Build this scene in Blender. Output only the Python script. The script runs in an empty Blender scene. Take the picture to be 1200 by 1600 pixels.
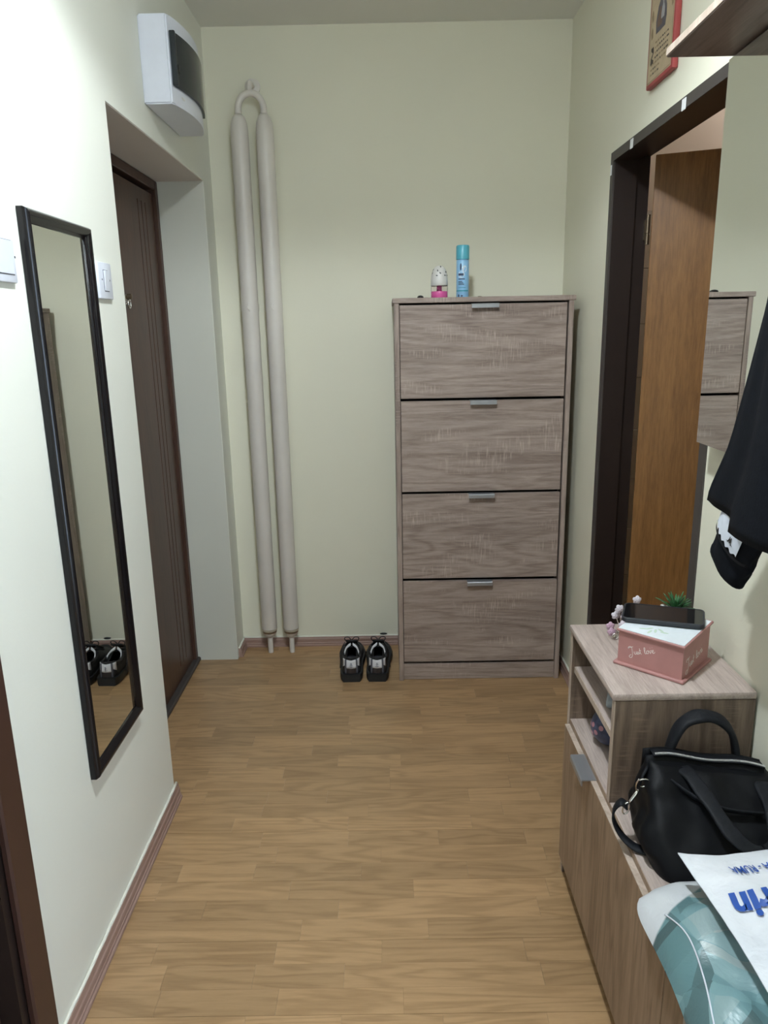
import bpy, bmesh, math, random
from mathutils import Vector, Matrix, noise
from math import sin, cos, pi, radians

S = bpy.context.scene
COL = S.collection
rnd = random.Random(7)

# ------------------------------------------------------------------ camera
F_PX, PITCH, YAW, ROLL = 1141.1, 0.2456, -0.0072, 0.0194
cam_d = bpy.data.cameras.new('camera'); cam = bpy.data.objects.new('camera', cam_d); COL.objects.link(cam)
cam_d.sensor_fit = 'VERTICAL'; cam_d.sensor_height = 36.0; cam_d.sensor_width = 27.0
cam_d.lens = F_PX / 1600 * 36.0; cam_d.clip_start = 0.02
_f = Vector((sin(YAW)*cos(PITCH), cos(YAW)*cos(PITCH), -sin(PITCH)))
_r = Vector((cos(YAW), -sin(YAW), 0)); _d = _f.cross(_r)
_r2 = _r*cos(ROLL) + _d*sin(ROLL); _d2 = _d*cos(ROLL) - _r*sin(ROLL)
M = Matrix((_r2, -_d2, -_f)).transposed().to_4x4(); M.translation = Vector((0, 0, 1.40))
cam.matrix_world = M
S.camera = cam

# ------------------------------------------------------------------ world, exposure
w = bpy.data.worlds.new('world'); S.world = w; w.use_nodes = True
w.node_tree.nodes['Background'].inputs[0].default_value = (0.62, 0.78, 1.0, 1)
w.node_tree.nodes['Background'].inputs[1].default_value = 11.0
S.view_settings.view_transform = 'Standard'; S.view_settings.look = 'None'
S.view_settings.gamma = 1.0; S.view_settings.use_curve_mapping = False
S.view_settings.exposure = 0.0
# daylight portal in the glazed side opening behind the camera (the opening itself is built with the right wall)
WY0, WY1, WZ0, WZ1 = -0.90, -0.04, 0.12, 2.05
pl_d = bpy.data.lights.new('window_portal', 'AREA'); pl_d.shape = 'RECTANGLE'; pl_d.size = WZ1-WZ0; pl_d.size_y = WY1-WY0
pl_d.cycles.is_portal = True
pl_o = bpy.data.objects.new('window_portal', pl_d); COL.objects.link(pl_o)
pl_o.location = (0.835, (WY0+WY1)/2, (WZ0+WZ1)/2); pl_o.rotation_euler = (0, radians(90), 0)
LAMP = Vector((-0.02, 1.05, 2.40)); SPOT_W = 92.0; BULB_E = 200.0; LAMP_COL = (0.85, 0.94, 1.0)

# ------------------------------------------------------------------ room sizes
L, R, D, C = -0.6765, 0.7218, 3.104, 2.513
ZR, RY1, RY2 = 1.954, 1.974, 2.964          # entrance recess
RX = -0.851
BACK = -1.30

# ------------------------------------------------------------------ materials
MATS = {}
def nt(name):
    m = bpy.data.materials.new(name); m.use_nodes = True; t = m.node_tree
    b = t.nodes['Principled BSDF']; MATS[name] = m
    return m, t, b
def N(t, typ, **kw):
    n = t.nodes.new(typ)
    for k, v in kw.items(): setattr(n, k, v)
    return n
def rgba(c): return (c[0], c[1], c[2], 1)
def math_n(t, op, a, b=None, clamp=False):
    n = N(t, 'ShaderNodeMath', operation=op); n.use_clamp = clamp
    for i, v in enumerate((a, b)):
        if v is None: continue
        if isinstance(v, (int, float)): n.inputs[i].default_value = v
        else: t.links.new(v, n.inputs[i])
    return n.outputs[0]
def mixc(t, fac, a, b, blend='MIX'):
    n = N(t, 'ShaderNodeMix', data_type='RGBA', blend_type=blend)
    for i, v in ((0, fac), (6, a), (7, b)):
        if isinstance(v, (int, float)): n.inputs[i].default_value = v
        elif isinstance(v, tuple): n.inputs[i].default_value = rgba(v)
        else: t.links.new(v, n.inputs[i])
    return n.outputs[2]
def mapping(t, vec, scale):
    n = N(t, 'ShaderNodeMapping'); n.inputs['Scale'].default_value = scale
    t.links.new(vec, n.inputs[0]); return n.outputs[0]
def noise_n(t, vec, scale=5, detail=4, rough=0.55, dist=0.0):
    n = N(t, 'ShaderNodeTexNoise'); n.inputs['Scale'].default_value = scale
    n.inputs['Detail'].default_value = detail; n.inputs['Roughness'].default_value = rough
    n.inputs['Distortion'].default_value = dist
    t.links.new(vec, n.inputs['Vector']); return n.outputs['Fac']
def ramp(t, fac, stops):
    n = N(t, 'ShaderNodeValToRGB'); e = n.color_ramp.elements
    while len(e) < len(stops): e.new(0.5)
    for i, (p, c) in enumerate(stops): e[i].position = p; e[i].color = rgba(c)
    t.links.new(fac, n.inputs[0]); return n.outputs[0]
def bump(t, b, h, strength=0.1, dist=0.002):
    n = N(t, 'ShaderNodeBump'); n.inputs['Strength'].default_value = strength; n.inputs['Distance'].default_value = dist
    t.links.new(h, n.inputs['Height']); t.links.new(n.outputs[0], b.inputs['Normal'])
def plain(name, col, rough=0.5, metal=0.0, spec=0.5, var=0.06, vs=30, bstr=0.0, coat=0.0):
    m, t, b = nt(name)
    tc = N(t, 'ShaderNodeTexCoord').outputs['Object']
    n = noise_n(t, tc, vs, 3)
    lo = tuple(c*(1-var) for c in col); hi = tuple(min(1, c*(1+var)) for c in col)
    t.links.new(ramp(t, n, [(0.3, lo), (0.7, hi)]), b.inputs['Base Color'])
    b.inputs['Roughness'].default_value = rough; b.inputs['Metallic'].default_value = metal
    b.inputs['Specular IOR Level'].default_value = spec; b.inputs['Coat Weight'].default_value = coat
    if bstr: bump(t, b, noise_n(t, tc, vs*3, 4), bstr)
    return m

def wall_mat(name, col, bs=0.12):
    m, t, b = nt(name)
    p = N(t, 'ShaderNodeNewGeometry').outputs['Position']
    big = noise_n(t, p, 1.6, 3); fine = noise_n(t, p, 90, 5, 0.6)
    a = tuple(c*0.975 for c in col); c2 = tuple(min(1, c*1.02) for c in col)
    t.links.new(ramp(t, big, [(0.3, a), (0.7, c2)]), b.inputs['Base Color'])
    b.inputs['Roughness'].default_value = 0.62; b.inputs['Specular IOR Level'].default_value = 0.3
    rough = noise_n(t, mapping(t, p, (1, 1, 3.0)), 14, 4)
    h = math_n(t, 'ADD', math_n(t, 'MULTIPLY', fine, 0.35), rough)
    bump(t, b, h, bs, 0.004)
    return m
wall_mat('wall_paint', (0.80, 0.775, 0.635))
wall_mat('wall_paint_lit_left', (0.80, 0.80, 0.715))  # same paint, whitened: cool light on this wall is put into the colour
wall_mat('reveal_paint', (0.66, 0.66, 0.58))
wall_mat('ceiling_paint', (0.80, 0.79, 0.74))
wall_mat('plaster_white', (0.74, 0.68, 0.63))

def oak(name, axis, dark, light, rough=0.45, saw=True, seed=0.0, gs=1.0, world=False, contrast=1.0, fine=1.0, bandw=1.0):
    """printed oak; grain runs along axis (0,1,2)"""
    m, t, b = nt(name)
    if world: base = N(t, 'ShaderNodeNewGeometry').outputs['Position']
    else: base = N(t, 'ShaderNodeTexCoord').outputs['Object']
    off = N(t, 'ShaderNodeVectorMath', operation='ADD'); t.links.new(base, off.inputs[0])
    oi = N(t, 'ShaderNodeObjectInfo')
    sc = N(t, 'ShaderNodeVectorMath', operation='SCALE'); sc.inputs[0].default_value = (7.1, 3.3, 5.7)
    t.links.new(oi.outputs['Random'], sc.inputs['Scale']); t.links.new(sc.outputs[0], off.inputs[1])
    base = off.outputs[0]
    s = [9*gs]*3; s[axis] = 1.1*gs
    v = mapping(t, base, tuple(s))
    warp = noise_n(t, v, 0.9, 3, 0.5, 0.5)
    rings = math_n(t, 'SINE', math_n(t, 'MULTIPLY', warp, 62.0))
    rings = math_n(t, 'MULTIPLY_ADD', rings, 0.5)
    rings.node.inputs[2].default_value = 0.5
    rings = math_n(t, 'POWER', rings, 1.8)
    s2 = [330*gs]*3; s2[axis] = 22*gs
    fib = noise_n(t, mapping(t, base, tuple(s2)), 1.0, 4, 0.75)
    s6 = [110*gs]*3; s6[axis] = 8*gs
    mid = noise_n(t, mapping(t, base, tuple(s6)), 1.0, 4, 0.65, 0.4)
    s3 = [11*gs]*3; s3[axis] = 0.9*gs
    band = noise_n(t, mapping(t, base, tuple(s3)), 1.0, 3, 0.6)
    f = math_n(t, 'MULTIPLY_ADD', math_n(t, 'SUBTRACT', rings, 0.4), -0.22*contrast); f.node.inputs[2].default_value = 0.5
    f = math_n(t, 'ADD', f, math_n(t, 'MULTIPLY', math_n(t, 'SUBTRACT', fib, 0.5), 0.55*fine))
    f = math_n(t, 'ADD', f, math_n(t, 'MULTIPLY', math_n(t, 'SUBTRACT', mid, 0.5), 0.65*fine))
    f = math_n(t, 'ADD', f, math_n(t, 'MULTIPLY', math_n(t, 'SUBTRACT', band, 0.5), 0.55*bandw))
    col = ramp(t, f, [(0.22, dark), (0.78, light)])
    if saw:
        s4 = [20.0]*3; s4[axis] = 200.0
        lines = noise_n(t, mapping(t, base, tuple(s4)), 1.0, 2, 0.5)
        lines = math_n(t, 'MULTIPLY', math_n(t, 'SUBTRACT', lines, 0.52, True), 5.0, True)
        s5 = [16.0]*3; s5[axis] = 4.5
        mask = noise_n(t, mapping(t, base, tuple(s5)), 1.0, 1, 0.5)
        mask = math_n(t, 'MULTIPLY', math_n(t, 'SUBTRACT', mask, 0.53, True), 9.0, True)
        lt = tuple(min(1, c*1.35) for c in light)
        col = mixc(t, math_n(t, 'MULTIPLY', math_n(t, 'MULTIPLY', lines, mask), 0.55), col, lt)
    t.links.new(col, b.inputs['Base Color'])
    b.inputs['Roughness'].default_value = rough; b.inputs['Specular IOR Level'].default_value = 0.4
    bump(t, b, fib, 0.12, 0.001)
    return m, t, b
SD, SL = (0.20, 0.148, 0.126), (0.45, 0.36, 0.315)
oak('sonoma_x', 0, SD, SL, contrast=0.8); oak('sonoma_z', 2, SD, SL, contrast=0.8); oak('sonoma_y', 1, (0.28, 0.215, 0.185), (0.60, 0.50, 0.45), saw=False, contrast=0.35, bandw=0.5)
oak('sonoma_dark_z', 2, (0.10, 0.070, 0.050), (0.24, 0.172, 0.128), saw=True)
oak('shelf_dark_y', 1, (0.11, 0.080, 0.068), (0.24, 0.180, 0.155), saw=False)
oak('bench_door_z', 2, (0.17, 0.112, 0.074), (0.36, 0.25, 0.172), saw=False)
oak('edge_band', 2, (0.38, 0.30, 0.24), (0.56, 0.46, 0.385), saw=False)
oak('walnut_door', 2, (0.045, 0.020, 0.012), (0.105, 0.050, 0.031), saw=False, contrast=0.5, rough=0.35)
oak('door_frame_brown', 2, (0.050, 0.024, 0.016), (0.095, 0.048, 0.032), saw=False, contrast=0.4)
oak('teak_leaf', 2, (0.14, 0.060, 0.017), (0.31, 0.150, 0.048), saw=False, rough=0.38, contrast=0.3, bandw=0.7)
oak('skirting', 1, (0.25, 0.15, 0.12), (0.40, 0.27, 0.225), saw=False, contrast=0.4)
oak('skirting_x', 0, (0.25, 0.15, 0.12), (0.40, 0.27, 0.225), saw=False, contrast=0.4)
# laminate floor: colour of a stave varies with the stave
def floor_mat():
    m, t, b = oak('laminate', 0, (0.25, 0.143, 0.062), (0.505, 0.315, 0.155), rough=0.30, saw=False, world=True, contrast=0.8, gs=1.25, fine=0.45, bandw=0.45)
    link = b.inputs['Base Color'].links[0]; src = link.from_socket
    oi = N(t, 'ShaderNodeObjectInfo')
    hs = N(t, 'ShaderNodeHueSaturation')
    t.links.new(src, hs.inputs['Color'])
    v = math_n(t, 'MULTIPLY_ADD', oi.outputs['Random'], 0.24); v.node.inputs[2].default_value = 0.88
    t.links.new(v, hs.inputs['Value'])
    hs.inputs['Saturation'].default_value = 0.97
    t.links.new(hs.outputs[0], b.inputs['Base Color'])
    b.inputs['Specular IOR Level'].default_value = 0.55
floor_mat()
plain('floor_gap', (0.15, 0.085, 0.04), 0.6)
plain('black_frame', (0.006, 0.005, 0.006), 0.2, spec=0.4)
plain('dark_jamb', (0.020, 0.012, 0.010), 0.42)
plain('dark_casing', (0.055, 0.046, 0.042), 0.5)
plain('near_casing', (0.050, 0.022, 0.016), 0.4)
plain('gap_shade', (0.006, 0.005, 0.005), 0.7)  # near-black colour standing in for shade inside gaps and grooves
plain('white_plastic', (0.70, 0.72, 0.79), 0.32, var=0.02)
plain('white_paint_chip', (0.80, 0.80, 0.80), 0.6)
plain('pipe_paint', (0.70, 0.655, 0.60), 0.38, var=0.05, vs=6, bstr=0.04)
plain('pipe_rust', (0.36, 0.30, 0.22), 0.7)
plain('chrome', (0.75, 0.74, 0.72), 0.18, metal=1.0, var=0.03)
plain('alu', (0.42, 0.43, 0.46), 0.38, metal=0.7, var=0.03)
plain('zip_metal', (0.80, 0.79, 0.77), 0.35, metal=0.4, var=0.03)
plain('brass_dark', (0.16, 0.12, 0.08), 0.35, metal=0.8)
plain('caulk', (0.80, 0.79, 0.70), 0.7, bstr=0.3)
plain('black_fabric', (0.011, 0.012, 0.015), 0.72, var=0.25, vs=60, bstr=0.2, spec=0.3)
plain('jacket_fabric', (0.0055, 0.0068, 0.010), 0.85, var=0.2, vs=80, bstr=0.2, spec=0.12)
plain('bag_nylon', (0.0042, 0.0046, 0.006), 0.55, var=0.2, vs=9, bstr=0.55, spec=0.18)
plain('strap_fabric', (0.010, 0.011, 0.014), 0.6, var=0.2, vs=90, bstr=0.2, spec=0.2)
plain('white_fabric', (0.66, 0.70, 0.78), 0.7, bstr=0.2)
plain('shoe_black', (0.012, 0.012, 0.014), 0.6, var=0.3, vs=50, bstr=0.2)
plain('shoe_brown', (0.030, 0.020, 0.018), 0.65, var=0.3, vs=80)
plain('shoe_sole', (0.010, 0.011, 0.013), 0.5, bstr=0.1)
plain('shoe_white', (0.74, 0.73, 0.76), 0.65)
plain('shoe_grey', (0.10, 0.10, 0.12), 0.6)
plain('pink_paint', (0.41, 0.195, 0.18), 0.5, var=0.05)
plain('white_print', (0.78, 0.72, 0.68), 0.6)
plain('lid_white', (0.72, 0.77, 0.80), 0.35)
plain('leaf_print', (0.52, 0.64, 0.52), 0.5)
plain('phone_case', (0.018, 0.020, 0.026), 0.45)
plain('phone_glass', (0.006, 0.006, 0.007), 0.06, spec=0.6)
plain('leaf_green', (0.035, 0.13, 0.045), 0.4, var=0.4, vs=60)
plain('pot_stone', (0.16, 0.15, 0.14), 0.5, var=0.9, vs=160)
plain('pebble', (0.55, 0.53, 0.50), 0.5, var=0.5, vs=90)
plain('petal_pink', (0.55, 0.36, 0.46), 0.2, spec=0.7)
plain('petal_white', (0.66, 0.61, 0.66), 0.15, spec=0.8)
plain('red_frame', (0.36, 0.06, 0.06), 0.5)
plain('tan_print', (0.46, 0.36, 0.235), 0.6, var=0.12, vs=25)
plain('ink_brown', (0.055, 0.040, 0.032), 0.6)
plain('ink_tan', (0.27, 0.19, 0.11), 0.6)
plain('jug_grey', (0.10, 0.090, 0.11), 0.5)
plain('jug_shade', (0.16, 0.095, 0.065), 0.5)
plain('jug_light', (0.36, 0.35, 0.36), 0.5)
plain('can_blue', (0.28, 0.53, 0.78), 0.28, var=0.08, vs=30)
plain('can_cap', (0.10, 0.42, 0.53), 0.35)
plain('can_white', (0.66, 0.74, 0.82), 0.35)
plain('can_ink', (0.045, 0.065, 0.13), 0.4)
plain('can_teal', (0.06, 0.32, 0.42), 0.35)
plain('dome_white', (0.68, 0.66, 0.63), 0.4)
plain('dome_hole', (0.03, 0.035, 0.035), 0.7)
plain('pink_liquid', (0.72, 0.12, 0.36), 0.15)
plain('rubber_black', (0.008, 0.008, 0.008), 0.4)
plain('ball_blue', (0.045, 0.055, 0.11), 0.35, var=0.6, vs=40)
plain('ball_pink', (0.42, 0.20, 0.24), 0.5)
plain('grey_cloth', (0.36, 0.39, 0.41), 0.8, bstr=0.3)
plain('blue_ink', (0.022, 0.085, 0.38), 0.4)
plain('tile_white', (0.62, 0.60, 0.57), 0.2, var=0.03)
plain('tile_grout', (0.25, 0.23, 0.21), 0.8)
plain('warm_paint', (0.80, 0.62, 0.30), 0.7)

def mirror_mat():
    m, t, b = nt('mirror_silver')
    b.inputs['Base Color'].default_value = (0.86, 0.88, 0.86, 1); b.inputs['Metallic'].default_value = 1.0
    p = N(t, 'ShaderNodeTexCoord').outputs['Object']
    r = math_n(t, 'MULTIPLY', noise_n(t, p, 8, 2), 0.012); t.links.new(r, b.inputs['Roughness'])
mirror_mat()
def smoked():
    m, t, b = nt('smoked_plastic')
    b.inputs['Base Color'].default_value = (0.075, 0.085, 0.09, 1); b.inputs['Roughness'].default_value = 0.12
    b.inputs['Transmission Weight'].default_value = 0.55; b.inputs['IOR'].default_value = 1.2
smoked()
def clear():
    m, t, b = nt('clear_glass')
    b.inputs['Base Color'].default_value = (0.97, 0.93, 0.94, 1); b.inputs['Roughness'].default_value = 0.03
    b.inputs['Transmission Weight'].default_value = 1.0; b.inputs['IOR'].default_value = 1.15
clear()
def pane():
    m, t, b = nt('window_pane')
    tr = N(t, 'ShaderNodeBsdfTransparent'); mx = N(t, 'ShaderNodeMixShader'); mx.inputs[0].default_value = 0.05
    b.inputs['Roughness'].default_value = 0.02; b.inputs['Base Color'].default_value = (0.9, 0.95, 0.95, 1)
    t.links.new(tr.outputs[0], mx.inputs[1]); t.links.new(b.outputs[0], mx.inputs[2])
    t.links.new(mx.outputs[0], t.nodes['Material Output'].inputs[0])
pane()
def plastic_bags():
    m, t, b = nt('bag_film_white')
    p = N(t, 'ShaderNodeTexCoord').outputs['Object']
    n = noise_n(t, p, 9, 4, 0.6, 0.6); n2 = noise_n(t, p, 45, 3, 0.6, 0.4)
    t.links.new(ramp(t, n, [(0.3, (0.66, 0.69, 0.74)), (0.7, (0.80, 0.82, 0.86))]), b.inputs['Base Color'])
    b.inputs['Roughness'].default_value = 0.34; b.inputs['Specular IOR Level'].default_value = 0.6
    bump(t, b, math_n(t, 'ADD', n, math_n(t, 'MULTIPLY', n2, 0.3)), 0.5, 0.01)
    m, t, b = nt('bag_film_teal')
    p = N(t, 'ShaderNodeTexCoord').outputs['Object']
    v = N(t, 'ShaderNodeTexVoronoi'); v.inputs['Scale'].default_value = 13.0; t.links.new(p, v.inputs['Vector'])
    v2 = N(t, 'ShaderNodeTexVoronoi'); v2.inputs['Scale'].default_value = 17.0; t.links.new(mapping(t, p, (1, 1, 1)), v2.inputs['Vector'])
    sep = N(t, 'ShaderNodeSeparateColor'); t.links.new(v.outputs['Color'], sep.inputs[0])
    sep2 = N(t, 'ShaderNodeSeparateColor'); t.links.new(v2.outputs['Color'], sep2.inputs[0])
    f = math_n(t, 'MULTIPLY', math_n(t, 'ADD', sep.outputs[0], sep2.outputs[1]), 0.5)
    teal = ramp(t, f, [(0.15, (0.07, 0.12, 0.125)), (0.35, (0.12, 0.23, 0.245)), (0.6, (0.19, 0.33, 0.35)), (0.85, (0.40, 0.42, 0.40))])
    y = N(t, 'ShaderNodeSeparateXYZ'); t.links.new(p, y.inputs[0])
    edge = math_n(t, 'SUBTRACT', y.outputs[1], math_n(t, 'MULTIPLY', y.outputs[0], 0.76))
    wmask = math_n(t, 'MULTIPLY', math_n(t, 'SUBTRACT', edge, 0.235), 220.0, True)
    t.links.new(mixc(t, wmask, teal, (0.62, 0.64, 0.66)), b.inputs['Base Color'])
    b.inputs['Roughness'].default_value = 0.36; b.inputs['Specular IOR Level'].default_value = 0.5
    n = noise_n(t, p, 16, 4, 0.6, 0.8)
    bump(t, b, n, 0.4, 0.009)
plastic_bags()
def emit(name, col, st):
    m, t, b = nt(name)
    b.inputs['Base Color'].default_value = (0.8, 0.8, 0.8, 1)
    b.inputs['Emission Color'].default_value = rgba(col); b.inputs['Emission Strength'].default_value = st
emit('lamp_diffuser', LAMP_COL, BULB_E)
emit('warm_lamp', (1.0, 0.88, 0.76), 26.0)

# ------------------------------------------------------------------ mesh helpers
ORG = {}
def link(o, parent=None):
    COL.objects.link(o)
    if parent is not None: o.parent = parent
    return o
def meta(o, label=None, cat=None, group=None, kind=None):
    if label: o['label'] = label
    if cat: o['category'] = cat
    if group: o['group'] = group
    if kind: o['kind'] = kind
    return o
def root(name, loc, label, cat, group=None, kind=None):
    o = bpy.data.objects.new(name, None); o.empty_display_size = 0.05; o.location = loc
    link(o); ORG[o.name] = Vector(loc)
    return meta(o, label, cat, group, kind)
def make(name, bm, mat, parent=None, smooth=False, origin=None, angle=None):
    """bm is in world coordinates; origin of a part is its parent's origin"""
    if parent is not None: org = ORG[parent.name]
    elif origin is not None: org = Vector(origin)
    else:
        xs = [v.co for v in bm.verts]
        org = Vector(((min(v.x for v in xs)+max(v.x for v in xs))/2, (min(v.y for v in xs)+max(v.y for v in xs))/2, min(v.z for v in xs)))
    bmesh.ops.recalc_face_normals(bm, faces=bm.faces)
    for v in bm.verts: v.co -= org
    me = bpy.data.meshes.new(name); bm.to_mesh(me); bm.free()
    if smooth:
        for p in me.polygons: p.use_smooth = True
        if angle:
            try: me.set_sharp_from_angle(angle=radians(angle))
            except Exception: pass
    me.materials.append(MATS[mat])
    o = bpy.data.objects.new(name, me)
    if parent is None: o.location = org
    link(o, parent); ORG[o.name] = org
    return o
def B(): return bmesh.new()
def box(bm, x0, x1, y0, y1, z0, z1, bev=0.0, seg=1, mat=None):
    tmp = bmesh.new()
    vs = [tmp.verts.new((x, y, z)) for x in (x0, x1) for y in (y0, y1) for z in (z0, z1)]
    for f in ((0, 1, 3, 2), (4, 6, 7, 5), (0, 4, 5, 1), (2, 3, 7, 6), (0, 2, 6, 4), (1, 5, 7, 3)):
        tmp.faces.new([vs[i] for i in f])
    if bev: bmesh.ops.bevel(tmp, geom=tmp.edges[:], offset=bev, segments=seg, affect='EDGES', profile=0.5)
    if mat is not None: tmp.transform(mat)
    merge(bm, tmp)
    return bm
def merge(bm, tmp):
    mp = {}
    for v in tmp.verts: mp[v] = bm.verts.new(v.co)
    for f in tmp.faces:
        try: bm.faces.new([mp[v] for v in f.verts])
        except ValueError: pass
    tmp.free()
def lathe(bm, prof, c=(0, 0, 0), seg=24, mat=None):
    tmp = bmesh.new(); rings = []
    for r, z in prof:
        if r < 1e-6: rings.append([tmp.verts.new((0, 0, z))])
        else: rings.append([tmp.verts.new((r*cos(2*pi*i/seg), r*sin(2*pi*i/seg), z)) for i in range(seg)])
    for a, b in zip(rings, rings[1:]):
        for i in range(seg):
            j = (i+1) % seg
            q = [a[i % len(a)], a[j % len(a)], b[j % len(b)], b[i % len(b)]]
            u = []
            for v in q:
                if v not in u: u.append(v)
            if len(u) > 2:
                try: tmp.faces.new(u)
                except ValueError: pass
    for rr in (rings[0], rings[-1]):
        if len(rr) > 2: tmp.faces.new(rr)
    if mat is not None: tmp.transform(mat)
    tmp.transform(Matrix.Translation(c)); merge(bm, tmp)
    return bm
def tube(bm, pts, r, seg=8, closed=False, flat=None):
    """r number or list; flat=(ratio) squashes the section along its second axis"""
    P = [Vector(p) for p in pts]; n = len(P); rings = []
    up = Vector((0, 0, 1)); prev = None
    for i in range(n):
        a = P[(i-1) % n] if (i > 0 or closed) else P[i]
        b = P[(i+1) % n] if (i < n-1 or closed) else P[i]
        t = (b-a).normalized()
        if prev is None:
            u = t.cross(up)
            if u.length < 1e-3: u = t.cross(Vector((1, 0, 0)))
            u.normalize()
        else:
            u = prev - t*prev.dot(t)
            if u.length < 1e-4: u = t.cross(up)
            u.normalize()
        prev = u; v = t.cross(u)
        rr = r[i] if isinstance(r, (list, tuple)) else r
        fl = flat or 1.0
        rings.append([bm.verts.new(P[i] + u*(rr*cos(2*pi*k/seg)) + v*(rr*fl*sin(2*pi*k/seg))) for k in range(seg)])
    pairs = list(zip(rings, rings[1:]))
    if closed: pairs.append((rings[-1], rings[0]))
    for a, b in pairs:
        for k in range(seg):
            j = (k+1) % seg
            try: bm.faces.new((a[k], a[j], b[j], b[k]))
            except ValueError: pass
    if not closed:
        bm.faces.new(rings[0]); bm.faces.new(rings[-1][::-1])
    return bm
def strip(bm, pts, width_dir, w, th):
    """flat band with thickness along a path; width_dir fixed vector"""
    P = [Vector(p) for p in pts]; wd = Vector(width_dir).normalized(); rings = []
    for i in range(len(P)):
        t = (P[min(i+1, len(P)-1)] - P[max(i-1, 0)]).normalized()
        n = t.cross(wd).normalized(); ww = w[i] if isinstance(w, (list, tuple)) else w
        rings.append([bm.verts.new(P[i] + wd*(sx*ww/2) + n*(sy*th/2)) for sx, sy in ((-1, -1), (1, -1), (1, 1), (-1, 1))])
    for a, b in zip(rings, rings[1:]):
        for k in range(4): bm.faces.new((a[k], a[(k+1) % 4], b[(k+1) % 4], b[k]))
    bm.faces.new(rings[0]); bm.faces.new(rings[-1][::-1])
    return bm
def band_loft(bm, P, width_dir, w, th, seg=16):
    """soft padded band: rounded-rectangle section, width along width_dir"""
    wd0 = Vector(width_dir).normalized(); rings = []
    for i in range(len(P)):
        t = (P[min(i+1, len(P)-1)] - P[max(i-1, 0)]).normalized()
        wd = (wd0 - t*wd0.dot(t)).normalized(); n = t.cross(wd)
        ring = []
        for k in range(seg):
            a = 2*pi*k/seg; c_, s_ = cos(a), sin(a)
            ring.append(bm.verts.new(P[i] + wd*(w[i]/2*math.copysign(abs(c_)**0.6, c_)) + n*(th/2*math.copysign(abs(s_)**0.7, s_))))
        rings.append(ring)
    for a, b in zip(rings, rings[1:]):
        for k in range(seg): bm.faces.new((a[k], a[(k+1) % seg], b[(k+1) % seg], b[k]))
    bm.faces.new(rings[0]); bm.faces.new(rings[-1][::-1])
    return bm
def catmull(pts, n=6):
    P = [Vector(p) for p in pts]; out = []
    for i in range(len(P)-1):
        p0 = P[max(i-1, 0)]; p1 = P[i]; p2 = P[i+1]; p3 = P[min(i+2, len(P)-1)]
        for k in range(n):
            t = k/n
            out.append(0.5*((2*p1) + (p2-p0)*t + (2*p0-5*p1+4*p2-p3)*t*t + (3*p1-p0-3*p2+p3)*t**3))
    out.append(P[-1]); return out
def grid(bm, fn, nu, nv, wrap_u=False):
    V = [[bm.verts.new(fn(i/(nu if wrap_u else nu-1), j/(nv-1))) for j in range(nv)] for i in range(nu)]
    for i in range(nu if wrap_u else nu-1):
        for j in range(nv-1):
            k = (i+1) % nu
            try: bm.faces.new((V[i][j], V[k][j], V[k][j+1], V[i][j+1]))
            except ValueError: pass
    return V
def poly(bm, pts, th_vec):
    a = [bm.verts.new(p) for p in pts]; b = [bm.verts.new(Vector(p)+Vector(th_vec)) for p in pts]
    bm.faces.new(a); bm.faces.new(b[::-1]); n = len(a)
    for i in range(n): bm.faces.new((a[i], a[(i+1) % n], b[(i+1) % n], b[i]))
    return bm
def text_bm(s, size, shear=0.0, offset=0.0, extrude=0.0):
    cu = bpy.data.curves.new('t', 'FONT'); cu.body = s; cu.size = size; cu.shear = shear; cu.offset = offset; cu.extrude = extrude
    cu.resolution_u = 3
    o = bpy.data.objects.new('t', cu); COL.objects.link(o)
    dg = bpy.context.evaluated_depsgraph_get(); me = bpy.data.meshes.new_from_object(o.evaluated_get(dg))
    bm = bmesh.new(); bm.from_mesh(me); bpy.data.objects.remove(o); bpy.data.curves.remove(cu); bpy.data.meshes.remove(me)
    return bm
def struct(name, bm, mat, label=None, **k):
    o = make(name, bm, mat, **k); meta(o, label, None, None, 'structure'); return o

# ------------------------------------------------------------------ SHELL
# floor: sub-floor slab, staves of the three-strip laminate on top
bm = B(); box(bm, -1.05, 2.3, BACK-0.1, D+0.1, -0.08, -0.0022)
floor = struct('floor', bm, 'floor_gap', 'light oak laminate floor of staggered staves running across the hallway', origin=(0, 0, 0))
unit = bpy.data.meshes.new('floorboard_stave'); ub = B(); box(ub, -0.5, 0.5, -0.5, 0.5, -0.003, 0.0); ub.to_mesh(unit); ub.free(); unit.materials.append(MATS['laminate'])
PITCHY = 0.0645; row0 = 2.0085
k_hi = int(math.ceil((D-row0)/PITCHY)); k_lo = -14
far_rows = []
n_st = 0
for k in range(k_lo, k_hi):
    ya = row0 + k*PITCHY; yb = min(ya+PITCHY, D)
    first = (k % 3 == 0)
    x = L if not (yb > RY1+0.02 and ya < RY2-0.02) else -0.90
    x_end = R
    if yb-ya < 0.01: continue
    x -= rnd.random()*0.22
    lens = [0.20, 0.27, 0.33, 0.41, 0.47, 0.30]
    while x < x_end:
        ln = rnd.choice(lens)*(0.9+0.2*rnd.random()); xe = min(x+ln, x_end)
        if x_end-xe < 0.05: xe = x_end
        xs0 = max(x, -0.90 if (yb > RY1+0.02 and ya < RY2-0.02) else L)
        if xe-xs0 > 0.012:
            o = bpy.data.objects.new('floor_stave', unit)
            g = 0.0008 if first else 0.00022
            o.location = ((xs0+xe)/2, (ya+yb+g)/2, 0); o.scale = (xe-xs0-0.0004, yb-ya-g, 1)
            link(o, floor); n_st += 1
        x = xe
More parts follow.
